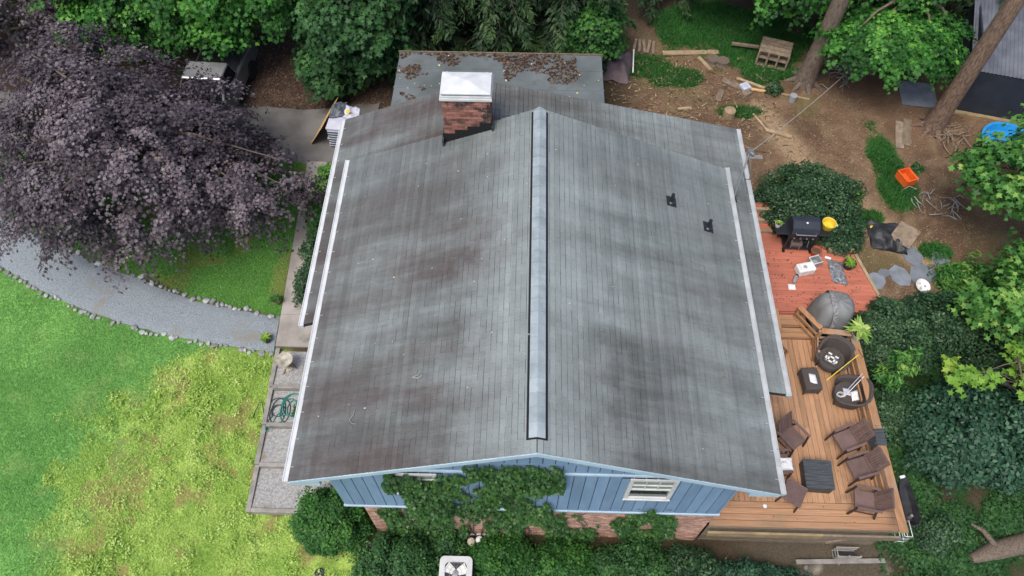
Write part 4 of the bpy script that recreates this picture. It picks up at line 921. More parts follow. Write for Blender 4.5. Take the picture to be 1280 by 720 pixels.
for i in range(3): inst('fan_blade', me, ac, (0, 0, 0), (0, 0, R(25 + 120 * i)))
MB().lathe([(.075, .77), (.075, .82), (.02, .83)], n=16).build('fan_hub', 'grey_plastic', ac)
gm = MB(); gm.bar((.0, 0, .84), (.34, 0, .832), .003); me = gm.mesh('guard_wire', 'grey_plastic')
for i in range(14): inst('guard_wire', me, ac, (0, 0, 0), (0, 0, R(360 / 14 * i)))
for i in range(2): MB().lathe([(.15 + .12 * i, .838), (.153 + .12 * i, .841), (.156 + .12 * i, .838)], n=28, cap=False).build('guard_ring', 'grey_plastic', ac)
mb = MB(); mb.lathe([(.09, -.1), (.1, -.05), (.1, .1), (.06, .13)], n=14); mb.sm = True; tag(mb.build('white_jug', 'white_plastic', None, (-1.0, 5.0, .65)), 'white jug below the low brick wall window', 'jug')
mb = MB(); mb.lathe([(.1, -.1), (.12, 0), (.1, .12), (.03, .14)], n=14); mb.sm = True; tag(mb.build('tan_pot', 'stoneware', None, (-1.22, 4.95, .63)), 'tan pot beside the white jug near the brick wall', 'pot')
tag(MB().box(-4.3, -3.6, 4.72, 4.85, .45, .66).build('timber_edging', 'grey_timber'), 'short grey timber edging at the left front corner of the brick', 'timber')
tag(MB().lathe([(.13, 0), (.13, .05), (.1, .06), (.01, .05)], (-5.2, 4.1, G(-5.2, 4.1)), 16).build('drain_cover', 'charcoal'), 'round dark drain cover in the lime weeds near the bush', 'drain cover')

# ================================================================ STACK OF BAGS AND PLYWOOD BY THE DRIVE
stc = thing('bag_stack', 'stack of striped pale blue material bags at the drive', 'bag stack', (-6.28, 18.3, 2.05), R(-6))
for i in range(8):
    mb = MB(); mb.box(-.42 + random.uniform(-.03, .03), .42, -.55, .55 + random.uniform(-.04, .04), i * .115, i * .115 + .105); mb.build('bag', 'bag_white' if i % 2 == 0 else 'bag_lilac', stc, bevel=.035)
for j in range(7): MB().box(-.4, .4, -.57, -.555, .035 + j * .115, .06 + j * .115).build('stripe', 'navy_black', stc)
crumple('dark_sack', 'bag_dark', (-6.43, 18.6, 3.0), .25, .33, .25, 'shiny dark sack on top of the bag stack', 'sack', 11, 14)
crumple('lilac_sack', 'bag_lilac', (-5.93, 18.5, 2.98), .28, .3, .2, 'lilac and white sack on top of the bag stack', 'sack', 12, 14)
tag(MB().lathe([(.07, 0), (.08, .02), (.02, .03)], (-6.02, 18.35, 3.17), 14).build('yellow_tag', 'yellow_plastic'), 'small round yellow patch on the lilac sack', 'tag')
o = MB().box(-.01, .01, -1.15, 1.15, 0, 1.05).build('plywood_sheet', 'plywood', None, (-7.2, 19.0, 2.06)); o.rotation_euler = (0, R(33), R(-13)); tag(o, 'long plywood sheet leaning against the bag stack', 'plywood')

# ================================================================ PARKED TRUCK UNDER THE PURPLE TREE
car = thing('parked_truck', 'grey pickup truck with pale roof half hidden under the purple tree', 'truck', (-11.1, 18.85, 2.1), R(-3))
def hull(prof, w0, w1, name, mat, zsplit=.9):
    mb = MB(); n = len(prof)
    V = [(s_ * (w0 if z < zsplit else w1), y_, z) for s_ in (-1, 1) for y_, z in prof]
    mb.add(V, [tuple(range(n)), tuple(range(n, 2 * n))[::-1]] + [(i, n + i, n + (i + 1) % n, (i + 1) % n) for i in range(n)]); return mb.build(name, mat, car, bevel=.05)
hull([(-1.7, .35), (-1.72, .75), (-1.6, .92), (-.15, 1.05), (.1, 1.05), (1.35, 1.05), (3.3, 1.02), (3.35, .4)], .9, .86, 'body', 'car_grey')
hull([(-.1, 1.05), (.45, 1.62), (1.25, 1.62), (1.4, 1.05)], .82, .68, 'cab', 'car_silver', 1.3)
mb = MB(); mb.add([(-.74, -.075, 1.1), (.74, -.075, 1.1), (.63, .4, 1.59), (-.63, .4, 1.59)], [(0, 1, 2, 3)]); o = mb.build('windscreen', 'car_glass', car); md = o.modifiers.new('s', 'SOLIDIFY'); md.thickness = .02; md.offset = 1
for s_ in (-1, 1):
    mb = MB(); mb.add([(s_ * .815, .1, 1.12), (s_ * .7, .5, 1.56), (s_ * .7, 1.2, 1.56), (s_ * .815, 1.3, 1.12)], [(0, 1, 2, 3)]); o = mb.build('side_window', 'car_glass', car); md = o.modifiers.new('s', 'SOLIDIFY'); md.thickness = .03; md.offset = 0
    MB().box(s_ * .92 - .09, s_ * .92 + .09, .02, .1, 1.05, 1.2).build('mirror', 'black_metal', car, bevel=.02)
    for yy in (-1.05, 2.35):
        w = MB().lathe([(.15, -.11), (.34, -.11), (.36, -.06), (.36, .06), (.34, .11), (.15, .11)], n=20).build('wheel', 'rubber', car, (s_ * .84, yy, .36)); w.rotation_euler = (0, R(90), 0)
    MB().box(s_ * .68 - .14, s_ * .68 + .14, -1.745, -1.7, .68, .8).build('headlight', 'glass', car, bevel=.01)
MB().box(-.75, .75, 1.5, 3.2, 1.055, 1.06).build('bed', 'black_plastic', car)
MB().box(-.88, .88, -1.8, -1.68, .35, .55).build('bumper', 'steel', car, bevel=.02)

# ================================================================ YARD ON THE RIGHT
def gobj(mb, name, mat, x, y, label, cat, rz=0, dz=0, group=None, rx=0, ry=0):
    o = mb.build(name, mat, None, (x, y, G(x, y) + dz)); o.rotation_euler = (rx, ry, rz); return tag(o, label, cat, group)
sh = thing('garden_shed', 'black walled shed with corrugated metal roof at the right edge', 'shed', (14.95, 19.85, 2.35), R(-14.5))
MB().box(0, 6, 0, .06, 0, 1.75).build('front_wall', 'navy_black', sh); MB().box(0, .06, .061, 3.4, 0, 2.3).build('side_wall', 'navy_black', sh); MB().box(.061, 6, 3.3, 3.36, 0, 2.3).build('rear_wall', 'navy_black', sh)
V = []; nn = 150
for i in range(nn + 1):
    x_ = -.15 + 6.3 * i / nn; z_ = .02 * math.sin(i * math.pi / 1.5)
    V += [(x_, -.02, 1.79 + z_), (x_, 3.6, 2.42 + z_)]
mb = MB(); mb.add(V, [(2 * i, 2 * i + 2, 2 * i + 3, 2 * i + 1) for i in range(nn)]); o = mb.build('corrugated_roof', 'corrugated', sh); md = o.modifiers.new('s', 'SOLIDIFY'); md.thickness = .006
MB().box(-.05, 6, -.2, -.05, -.02, .12).build('base_timber', 'yellow_timber', sh)
gobj(MB().box(-.62, .62, -.62, .62, 0, .03), 'grey_mat', 'flagstone', 14.0, 20.55, 'square dark grey mat lying on the dirt by the shed', 'mat', R(-8), .02)
pl_ = thing('paddling_pool', 'small blue plastic paddling pool by the shed', 'paddling pool', (16.3, 18.15, 2.36))
mb = MB(); mb.lathe([(.72, 0), (.8, .22), (.86, .26), (.86, .29), (.78, .28), (.7, .05), (.01, .04)], n=32, cap=False); mb.sm = True; mb.build('basin', 'blue_plastic', pl_)
ob = thing('orange_bin', 'bright orange toy bin tipped on the yard grass', 'bin', (12.5, 16.5, 2.36), R(20))
mb = MB()
for (a, b_, c_, d) in ((-.2, .2, -.27, -.24), (-.2, .2, .24, .27), (-.2, -.17, -.24, .24), (.17, .2, -.24, .24)): mb.box(a, b_, c_, d, 0, .3)
mb.box(-.17, .17, -.24, .24, .02, .06); o = mb.build('body', 'orange_plastic', ob); MB().tube([(-.2, -.27, .3), (.2, -.27, .3), (.2, .27, .3), (-.2, .27, .3), (-.2, -.27, .3)], .02, 6).build('rim', 'orange_plastic', ob)
gobj(MB().lathe([(.1, 0), (.13, .1), (.1, .16), (.02, .15)], n=12), 'small_pot', 'flagstone', 12.82, 16.5, 'small grey blue pot next to the orange bin', 'pot')
crumple('black_sheet', 'black_plastic', (11.35, 14.2, G(11.3, 14.2) + .02), .5, .55, .3, 'crumpled black plastic sheet on the yard', 'plastic sheet', 15, 18)
gobj(MB().box(-.33, .33, -.4, .4, 0, .02), 'weathered_board', 'weathered_wood', 11.85, 14.15, 'square weathered board lying on the black sheet', 'board', R(-40), .22, rx=R(4))
for i, (x_, y_, r_) in enumerate(((10.62, 12.55, .38), (11.0, 12.85, .2), (11.45, 12.75, .42), (12.15, 12.85, .48), (12.0, 13.5, .42), (12.85, 13.35, .34))):
    poly = [(r_ * random.uniform(.8, 1.15) * math.cos(2 * math.pi * k / 7), r_ * random.uniform(.65, .9) * math.sin(2 * math.pi * k / 7)) for k in range(7)]
    lab = ['touching the red deck edge', 'smallest, between two larger ones', 'in the middle of the group', 'nearest the white dish', 'long one below the black sheet', 'on the trodden path, farthest right'][i]
    gobj(MB().prism(poly, -.05, .05), 'flagstone', 'flagstone', x_, y_, 'flat blue grey flagstone, ' + lab, 'flagstone', random.uniform(0, 3), -.025, 'flagstones in the yard')
ds = thing('white_dish', 'round white patterned dish on the ground beside flagstones', 'dish', (11.95, 12.35, 2.3))
mb = MB(); mb.lathe([(.05, 0), (.12, .02), (.22, .12), (.23, .12), (.12, .05), (.01, .04)], n=22, cap=False); o = mb.build('bowl', 'white_plastic', ds); o.rotation_euler = (R(10), R(8), 0)
for a in (0, 2, 4.1): MB().lathe([(.03, 0), (.03, .01)], (.1 * math.cos(a), .1 * math.sin(a), .07), 10).build('spot', 'grey_plastic', ds)
gobj(MB().lathe([(.12, 0), (.14, .08), (.05, .12)], n=9), 'pale_rock', 'stone', 10.4, 13.95, 'pale lump of stone beside the shrub by the red deck', 'rock')
gobj(MB().lathe([(.06, 0), (.08, .06), (.02, .1)], n=9), 'yellow_ball', 'yellow_plastic', 11.0, 14.55, 'small pale yellow ball at the black sheet edge', 'ball')
for i in range(2): gobj(MB().box(-.14, .14, -.65, .65, 0, .04), 'short_board', 'weathered_wood', 12.85 + .27 * i, 18.55 + .12 * i, 'short weathered board lying by the grass patch, ' + ('left one' if i == 0 else 'right one'), 'board', R(-14 - 3 * i), .02, 'short boards by the grass')
gobj(MB().box(-.3, .34, -.08, .08, 0, .1), 'concrete_block', 'grey_timber', 7.62, 17.35, 'pale block lying under the roof mast', 'block')
# slatted crate under the trees
ct = thing('wooden_crate', 'old weathered slatted wooden crate standing under the trees', 'crate', (9.05, 22.2, 2.42), R(-19))
for z_ in (.0, .33, .62):
    for i in range(4): MB().box(-.55, .55, -.42 + i * .22, -.24 + i * .22, z_, z_ + .025).build('slat', 'weathered_wood', ct)
for sx in (-.53, -.18, .18, .53):
    for sy in (-.4, .4): MB().box(sx - .03, sx + .03, sy - .03, sy + .03, .0, .62).build('upright', 'weathered_wood', ct)
gobj(MB().box(-.5, .5, -.05, .05, 0, .08), 'crate_beam', 'weathered_wood', 8.1, 22.75, 'old beam lying behind the wooden crate', 'beam', R(-10), .2)
# brown tarp over a pile
mb = MB(); n = 20; V = []
for j in range(n):
    for i in range(n):
        u, v = i / (n - 1) * 2 - 1, j / (n - 1) * 2 - 1
        z_ = .55 * max(0, 1 - max(abs(u), abs(v)) ** 3) + .05 * math.sin(6 * u + 5 * v) + .04 * math.sin(11 * v - 3 * u) * (1 - abs(u))
        V.append((u * .62, v * .75, max(z_, .01)))
mb.add(V, [tuple(f) for f in grid_faces(n, n)]); mb.sm = True
gobj(mb, 'brown_tarp', 'brown_tarp', 3.25, 21.9, 'dull brown tarp over a pile behind the porch roof', 'tarp', R(-12))
gobj(MB().bar((0, -.6, .3), (.1, .6, .35), .04), 'tarp_pole', 'white_plastic', 3.85, 21.9, 'thin white pole at the edge of the brown tarp', 'pole')
for i in range(5): gobj(MB().bar((0, -.35, .08), (0, .35, .08), .1, .07), 'pallet_board', 'weathered_wood', 4.05 + .17 * i, 23.0 - .04 * i, 'grey pallet board piled behind the brown tarp', 'board', R(-12 + 6 * (i % 3)), .02 * (i % 2), 'pallet boards by the tarp')
pk = [(6.1, 22.55, 2.1, .22, 3, 'pale_wood', 'long pale plank lying across the yard grass'), (6.55, 21.95, .8, .14, -62, 'pale_wood', 'short pale plank crossing the long one'),
      (8.2, 20.9, 1.3, .1, -28, 'pale_wood', 'narrow pale offcut below the crate grass, upper one'), (8.55, 20.55, 1.0, .09, -12, 'plywood', 'narrow pale offcut below the crate grass, lower one'),
      (7.4, 20.9, .7, .24, -35, 'weathered_wood', 'stubby grey offcut in the wood debris'), (6.9, 20.3, .6, .2, 70, 'weathered_wood', 'upright tilted grey offcut in the wood debris'),
      (8.7, 18.5, .9, .14, -22, 'pale_wood', 'pale offcut by the small grass tuft'), (8.15, 19.0, .9, .07, -65, 'pale_wood', 'thin pale lath in front of the small grass tuft'),
      (9.6, 20.3, 1.0, .05, -15, 'pale_wood', 'thin straw coloured lath by the left tree trunk'), (5.6, 19.7, .5, .1, 8, 'pale_wood', 'small pale offcut near the house wall')]
for (x_, y_, L, w, a, m_, lab) in pk: gobj(MB().box(-L / 2, L / 2, -w / 2, w / 2, 0, .05), 'loose_plank', m_, x_, y_, lab, 'plank', R(a), .02)
for i, (x_, y_) in enumerate(((6.85, 22.05), (7.2, 21.95))):
    gobj(MB().lathe([(.27, 0), (.23, .08), (.22, .2), (.02, .21)], n=14), 'tree_stump', 'bark', x_, y_, 'dark round stump beside the pale planks, ' + ('left' if i == 0 else 'right') + ' of two', 'stump', 0, .02, 'stumps by the planks')
gobj(MB().box(-.16, .16, -.16, .16, 0, .1), 'paving_tile', 'bag_white', 7.85, 20.7, 'pale grey square tile in the wood debris', 'tile', R(25), .05)
gobj(MB().box(-.15, .15, -.12, .12, 0, .12), 'wood_block', 'weathered_wood', 7.85, 20.38, 'brown block in front of the pale tile', 'block', R(35), .02)
gobj(MB().lathe([(.22, 0), (.2, .26), (.02, .3)], n=10), 'chopped_log', 'pale_wood', 7.1, 19.35, 'chopped log round beside the small grass tuft', 'log', 0, 0)
gobj(MB().lathe([(.13, 0), (.13, .25), (.02, .26)], n=10), 'grey_bucket', 'grey_plastic', 9.45, 20.15, 'small grey bucket by the tree trunk', 'bucket')
def sticks(name, x0, y0, n, L, label, mat='twig', seed=3, spread=.4):
    rr = random.Random(seed); T = thing(name, label, 'branches', (x0, y0, G(x0, y0)))
    for i in range(n):
        mb = MB(); a = rr.uniform(0, 6.28); l = L * rr.uniform(.5, 1); x_, y_ = rr.gauss(0, spread), rr.gauss(0, spread * .7); z_ = rr.uniform(.02, .16)
        mb.tube([(x_, y_, z_), (x_ + l * .5 * math.cos(a), y_ + l * .5 * math.sin(a), z_ + rr.uniform(0, .1)), (x_ + l * math.cos(a + .3), y_ + l * math.sin(a + .3), z_ * .5)], [.022, .018, .008], 5); mb.build('branch', mat, T)
    return T
sticks('brush_pile', 14.55, 18.5, 26, .7, 'pile of dead roots and branches at the pine trunk', 'weathered_wood', 5, .25)
sticks('brush_pile', 13.4, 15.7, 22, .6, 'scatter of grey dead twigs on the bare yard', 'grey_timber', 6, .5)
sticks('brush_pile', 11.6, 21.6, 30, .9, 'heap of grey branches behind the left tree trunk', 'grey_timber', 8, .55)
lgs = thing('firewood_log', 'sawn log lying on the branch heap', 'log', (12.1, 21.5, 2.5), R(-12)); MB().tube([(-.5, 0, .12), (.5, 0, .12)], .13, 12).build('trunk', 'bark', lgs)
# twigs fallen on the roof
def roof_twig(x_, y_, seed, lab):
    rr = random.Random(seed); mb = MB(); z_ = top_z(x_) + .03; sl_ = mL if x_ < RX else -mR
    for k in range(3):
        a = rr.uniform(0, 6.3); p0 = Vector((x_, y_, z_)); d = Vector((math.cos(a), math.sin(a), sl_ * math.cos(a))); e = Vector((math.cos(a + .8), math.sin(a + .8), sl_ * math.cos(a + .8)))
        mb.tube([p0, p0 + d * .12, p0 + d * .14 + e * .09], .008, 5)
    tag(mb.build('twig', 'grey_timber'), lab, 'twig', 'twigs on the roof')
roof_twig(-3.55, 5.95, 1, 'forked pale twig on the lower left of the roof'); roof_twig(-2.25, 6.7, 2, 'small pale twig near the middle of the left roof slope'); roof_twig(4.5, 7.2, 3, 'small pale twig on the right roof slope')
# ================================================================ VEGETATION
SH = {
    'rhomb': (np.array([(-.5, 0, 0), (.05, -.3, .06), (.5, 0, -.06), (.05, .3, .06)]), 4),
    'long': (np.array([(-.5, 0, 0), (0, -.13, .03), (.5, 0, -.08), (0, .13, .03)]), 4),
    'blade': (np.array([(0, -.5, 0), (0, .5, 0), (1, 0, .0)]), 3),
}
_l = []
for k, (a, r) in enumerate([(180, .18), (140, .42), (118, .24), (75, .5), (45, .28), (0, .58), (-45, .28), (-75, .5), (-118, .24), (-140, .42)]):
    _l.append((r * math.cos(R(a)), r * math.sin(R(a)), -.12 * r + (.04 if k % 2 == 0 else 0)))
SH['lance'] = (np.array([(-.5, 0, 0), (-.1, -.15, .04), (.5, 0, -.1), (-.1, .15, .04)]), 4)
SH['lobed'] = (np.array(_l), 10)
def norm(v): return v / np.maximum(np.linalg.norm(v, axis=-1, keepdims=True), 1e-6)
def leaves(name, P, Nn, size, tint, mat, parent, shape='rhomb', U=None):
    L, k = SH[shape]; n = len(P); Nn = norm(Nn)
    if U is None: U = RNG.normal(size=(n, 3))
    U = norm(U - (U * Nn).sum(1, keepdims=True) * Nn); Wv = np.cross(Nn, U)
    size = np.broadcast_to(size, (n,))
    V = P[:, None, :] + size[:, None, None] * (L[None, :, 0:1] * U[:, None] + L[None, :, 1:2] * Wv[:, None] + L[None, :, 2:3] * Nn[:, None])
    F = np.arange(n * k).reshape(n, k)
    o = bpy.data.objects.new(name, fast_mesh(name, V.reshape(-1, 3), F, mat, tint=np.clip(tint, 0, 1))); link(o, parent); return o
def dirs(n, zmin=-.4):
    d = norm(RNG.normal(size=(n * 3, 3))); d = d[d[:, 2] > zmin]; return d[:n]
def crown_pts(c, rad, n_cl, per, cl_r, zmin=-.35, shell=.5, flat=.5, seed=0, gap=.36, tilt=.45, spray=0):
    """leaf clumps spread through the crown's volume, denser to the outside; uneven outline and holes"""
    c = np.array(c); rad = np.array(rad); d = dirs(n_cl * 2, zmin)
    ph = np.arctan2(d[:, 1], d[:, 0]) * 1.6; lump = .72 + .5 * fbm(ph + seed * 3.1, d[:, 2] * 2.4 + seed, seed + 60, 3)
    keep = fbm(ph * 1.9 + 9, d[:, 2] * 3.5, seed + 90, 2) > gap
    d, lump = d[keep][:n_cl], lump[keep][:n_cl]; m = len(d)
    r = (shell + (1 - shell) * RNG.random(m) ** .55) * lump
    cc = c + d * rad * r[:, None]
    tone = RNG.random(m)
    sz = cl_r * RNG.uniform(.6, 1.25, m)
    q = RNG.normal(size=(m, per, 3)); q = q / np.maximum(np.linalg.norm(q, axis=-1, keepdims=True), .3) * (RNG.random((m, per, 1)) ** .45)
    q[..., 2] *= flat
    if spray:      # boughs reach outward: clumps drawn out along the bough
        a_ = np.arctan2(d[:, 1], d[:, 0]) + RNG.normal(size=m) * .5; dh = np.stack([np.cos(a_), np.sin(a_), 0 * a_], 1)[:, None]
        al = (q * dh).sum(-1, keepdims=True); q = (q - al * dh) * (1 - .35 * spray) * np.array([1, 1, 1.]) + dh * al * (1 + spray)
        q[..., 2] -= .22 * np.abs(al[..., 0]) * al[..., 0]
    # clumps hang outward and down a little
    P = cc[:, None] + q * sz[:, None, None]
    P[..., 2] -= .35 * (q[..., 0] ** 2 + q[..., 1] ** 2) * sz[:, None]
    Nn = np.array([0, 0, 1.0]) + .45 * d[:, None] + .55 * q + tilt * RNG.normal(size=(m, per, 3))
    tint = .55 * tone[:, None] + .4 * RNG.random((m, per)) + .25 * q[..., 2] / flat  # random, plus light painted in: paler toward the top of each clump
    return P.reshape(-1, 3), Nn.reshape(-1, 3), tint.ravel(), cc
def limbs(mb, base, top, cc, r0, n, seed):
    rr = random.Random(seed); base = Vector(base); top = Vector(top)
    mid = base.lerp(top, .5) + Vector((rr.uniform(-.2, .2), rr.uniform(-.2, .2), 0))
    mb.tube([base - Vector((0, 0, .3)), base + Vector((0, 0, .15)), mid, top], [r0 * 1.5, r0 * 1.08, r0 * .8, r0 * .35], 12)
    idx = list(range(len(cc))); rr.shuffle(idx)
    for i in idx[:n]:
        e = Vector(cc[i]); t0 = rr.uniform(.35, .95); s = base.lerp(mid, t0 * 2) if t0 < .5 else mid.lerp(top, t0 * 2 - 1)
        if (e - s).length > 8: continue
        m_ = s.lerp(e, .5) + Vector((rr.uniform(-.2, .2), rr.uniform(-.2, .2), .25 * (e - s).length * .4)); r_ = r0 * .32
        mb.tube([s, m_, e], [r_, r_ * .6, r_ * .18], 6)
def tree(name, label, base, parts, leafm, leaf, shape, trunk_r, bark='bark', seed=1, nl=30, cat='tree', group=None, trunk_top=None, size_j=.35):
    """parts: list of crown_pts argument dicts"""
    x, y = base; z = G(x, y); T = thing(name, label, cat, (0, 0, 0), 0, group)
    Ps, Ns, Rs, Cs = [], [], [], []
    for kw in parts:
        P, Nn, r, cc = crown_pts(**kw); Ps.append(P); Ns.append(Nn); Rs.append(r); Cs.append(cc)
    P = np.concatenate(Ps); Cs = np.concatenate(Cs)
    leaves('crown', P, np.concatenate(Ns), leaf * RNG.uniform(1 - size_j, 1 + size_j, len(P)), np.concatenate(Rs), leafm, T, shape)
    mb = MB(); top = trunk_top or tuple(Cs.mean(0) + np.array([0, 0, .8])); limbs(mb, (x, y, z), top, Cs, trunk_r, nl, seed); mb.build('trunk', bark, T)
    return T
D = dict
# purple maple
tree('purple_maple', 'large dark purple leaved maple tree left of the house', (-11.3, 15.9),
     [D(c=(-12.1, 15.0, 4.2), rad=(4.1, 3.3, 2.7), n_cl=330, per=180, cl_r=.62, zmin=-.5, seed=3, shell=.3, gap=.4, flat=.3, spray=.9), D(c=(-9.0, 14.9, 3.6), rad=(2.4, 1.9, 1.4), n_cl=85, per=130, cl_r=.5, seed=5, gap=.42, flat=.3, spray=.9),
      D(c=(-13.9, 17.1, 4.8), rad=(2.4, 2.2, 2.1), n_cl=90, per=150, cl_r=.6, seed=8, flat=.3, spray=.9)],
     'leaf_purple', .115, 'lobed', .22, seed=2, nl=60)
tree('purple_maple', 'second purple leaved tree at the far left edge', (-18.2, 21.5),
     [D(c=(-18.3, 21.6, 4.6), rad=(3.4, 2.2, 2.2), n_cl=130, per=120, cl_r=.6, seed=11)], 'leaf_purple', .125, 'lobed', .18, seed=4, nl=20)
# bright green maples along the back left
for k, (nm, lab, b, pr, lm, s_) in enumerate([
    ('maple_tree', 'bright green maple behind the purple tree', (-14.2, 25.0), [D(c=(-13.4, 22.6, 5.6), rad=(3.8, 2.5, 2.6), n_cl=300, per=115, cl_r=.66, seed=21, zmin=-.7, gap=.42, flat=.32, spray=.6), D(c=(-11.3, 21.3, 4.5), rad=(1.6, 1.0, .9), n_cl=80, per=80, cl_r=.6, seed=22)], 'leaf_maple', .175),
    ('maple_tree', 'bright green maple overhanging the leaf litter bank', (-8.6, 25.2), [D(c=(-8.3, 22.4, 6.2), rad=(2.8, 1.9, 2.0), n_cl=220, per=115, cl_r=.62, seed=31, zmin=-.8, gap=.42, flat=.32, spray=.6)], 'leaf_maple', .175),
    ('maple_tree', 'darker green maple hanging low over the plywood sheet', (-5.6, 22.6), [D(c=(-5.9, 21.4, 5.0), rad=(2.0, 1.9, 2.5), n_cl=200, per=80, cl_r=.5, seed=41, zmin=-.9, gap=.4, flat=.4, spray=.4), D(c=(-7.0, 20.3, 3.3), rad=(.9, 1.0, 1.0), n_cl=45, per=70, cl_r=.4, seed=42, zmin=-.8)], 'leaf_deep', .2),
    ('maple_tree', 'green maple at the far left behind the second purple tree', (-20.5, 26), [D(c=(-19.6, 24.4, 6.3), rad=(3.6, 3.0, 3.2), n_cl=170, per=70, cl_r=.7, seed=51, zmin=-.8)], 'leaf_maple', .175),
    ('maple_tree', 'bright green maple above the wooden crate', (9.4, 26.5), [D(c=(9.2, 23.7, 5.7), rad=(3.2, 2.0, 1.7), n_cl=200, per=115, cl_r=.6, seed=61, zmin=-.9, gap=.42, flat=.32, spray=.6)], 'leaf_maple', .175),
    ('maple_tree', 'low bright green maple spreading in front of the shed', (12.6, 22.2), [D(c=(12.2, 20.5, 4.9), rad=(2.1, 1.5, .9), n_cl=150, per=140, cl_r=.5, seed=71, zmin=-.5, gap=.4, flat=.28, spray=.7), D(c=(12.4, 22.2, 6.4), rad=(2.2, 1.5, 1.2), n_cl=110, per=80, cl_r=.5, seed=72)], 'leaf_maple', .155),
    ('maple_tree', 'yellow green small tree beside the brown tarp', (2.6, 22.9), [D(c=(2.2, 21.8, 4.0), rad=(1.2, 1.0, 1.3), n_cl=70, per=80, cl_r=.45, seed=75, zmin=-.6)], 'leaf_bush', .15)]):
    tree(nm, lab, b, pr, lm, s_, 'lobed', .2, seed=20 + k, nl=30, group='green trees along the back')
# hemlocks
def hemlock(label, base, H, R0, seed, z0=1.0, nb=26, lv=17):
    x, y = base; z = G(x, y); T = thing('hemlock_tree', label, 'tree', (0, 0, 0), 0, 'dark conifers behind the porch'); rr = np.random.default_rng(seed)
    Ps, Us, Ns, Rs = [], [], [], []
    mb = MB(); mb.tube([(x, y, z - .2), (x + .1, y, z + H * .5), (x, y + .1, z + H)], [.24, .16, .03], 10)
    for li in range(lv):
        h = z0 + (H - z0) * li / lv; Lb = R0 * (1 - (li / lv) ** 1.4) + .3
        for bi in range(rr.integers(5, 8)):
            a = rr.uniform(0, 6.283); l = Lb * rr.uniform(.65, 1.1); d = np.array([math.cos(a), math.sin(a), 0]); s_ = np.array([-d[1], d[0], 0])
            n = int(75 * l + 40); t = rr.random(n) ** .75; wd = .42 * l ** .5 * (1.05 - t) * rr.normal(size=n) * .8
            P = np.array([x, y, z + h]) + d * (t * l)[:, None] + s_ * wd[:, None]; P[:, 2] += .12 * l * np.sin(t * 2.6) - .35 * l * t ** 2 - .25 * np.abs(wd) + rr.normal(size=n) * .05
            Ps.append(P); Us.append(d + s_ * (np.sign(wd) * .8)[:, None] + np.array([0, 0, -.35]) + .3 * rr.normal(size=(n, 3))); Ns.append(np.array([0, 0, 1.]) + .45 * rr.normal(size=(n, 3)) + d * .3)
            Rs.append(.2 + .5 * t ** 2 + .35 * rr.random(n) + .12 * rr.normal())
            e = np.array([x, y, z + h]) + d * l * .8; mb.tube([(x, y, z + h), tuple((np.array([x, y, z + h]) + e) / 2 + np.array([0, 0, .08 * l])), tuple(e - np.array([0, 0, .12 * l]))], [.035, .022, .008], 4, False)
    P = np.concatenate(Ps); leaves('crown', P, np.concatenate(Ns), .27 * rr.uniform(.7, 1.3, len(P)), np.concatenate(Rs), 'needle', T, 'long', np.concatenate(Us)); mb.build('trunk', 'bark_pine', T)
for i, (lab, b, H, r) in enumerate([('dark hemlock left of the porch roof', (-3.7, 22.3), 9, 2.7), ('dark hemlock behind the middle of the porch roof', (-1.2, 22.6), 10, 2.7), ('dark hemlock behind the chimney side of the porch', (1.2, 22.5), 9.5, 2.6), ('dark hemlock behind the grass and planks', (5.2, 26.6), 10, 2.4), ('dark conifer behind the shed roof', (16.8, 25.4), 10, 3.0), ('dark conifer at the upper right corner', (20.5, 23.4), 10, 2.8), ('dark conifer in the gap above the leaf litter', (-11.2, 27.4), 10, 2.6), ('dark conifer behind the low maple', (13.2, 26.3), 9, 2.4)]):
    hemlock(lab, b, H, r, 100 + i)
# two tall trunks on the right whose crowns are above the picture
for (lab, b, lean, r0, H, bk, lm) in [('tall tree with mossy grey trunk beside the crate', (10.06, 21.09), (.15, .1), .3, 17, 'bark', 'leaf_maple'), ('tall pine with straight brown trunk in front of the shed', (14.08, 18.95), (.12, .25), .3, 19, 'bark_pine', 'needle')]:
    x, y = b; z = G(x, y); T = thing('tall_tree', lab, 'tree'); mb = MB()
    pts = [(x, y, z - .3), (x, y, z + .1), (x + .01, y, z + .6)] + [(x + lean[0] * q + .03 * math.sin(q * 9), y + lean[1] * q, z + H * q) for q in np.linspace(.1, 1, 12)]
    mb.tube(pts, [r0 * 1.55, r0 * 1.3, r0 * 1.08] + [r0 * (1 - .72 * q) for q in np.linspace(.05, 1, 12)], 18)
    for a in range(7):
        an = a * .9 + r0; mb.tube([(x, y, z + .35), (x + .45 * math.cos(an), y + .45 * math.sin(an), z + .08), (x + .8 * math.cos(an), y + .8 * math.sin(an), z - .08)], [.14, .09, .03], 7)
    P, Nn, rn, cc = crown_pts((x + lean[0], y + lean[1] + 1.0, z + H - 1), (2.4, 2.2, 2.2), 45, 40, .7, seed=int(x))
    for e in cc[:14]: s_ = Vector((x + lean[0] * .85, y + lean[1] * .85, z + H * .86)); mb.tube([s_, s_.lerp(Vector(e), .5) + Vector((0, 0, .2)), e], [.08, .05, .02], 6)
    mb.build('trunk', bk, T); leaves('crown', P, Nn, .3 * np.ones(len(P)), rn, lm, T, 'lobed' if lm == 'leaf_maple' else 'long')
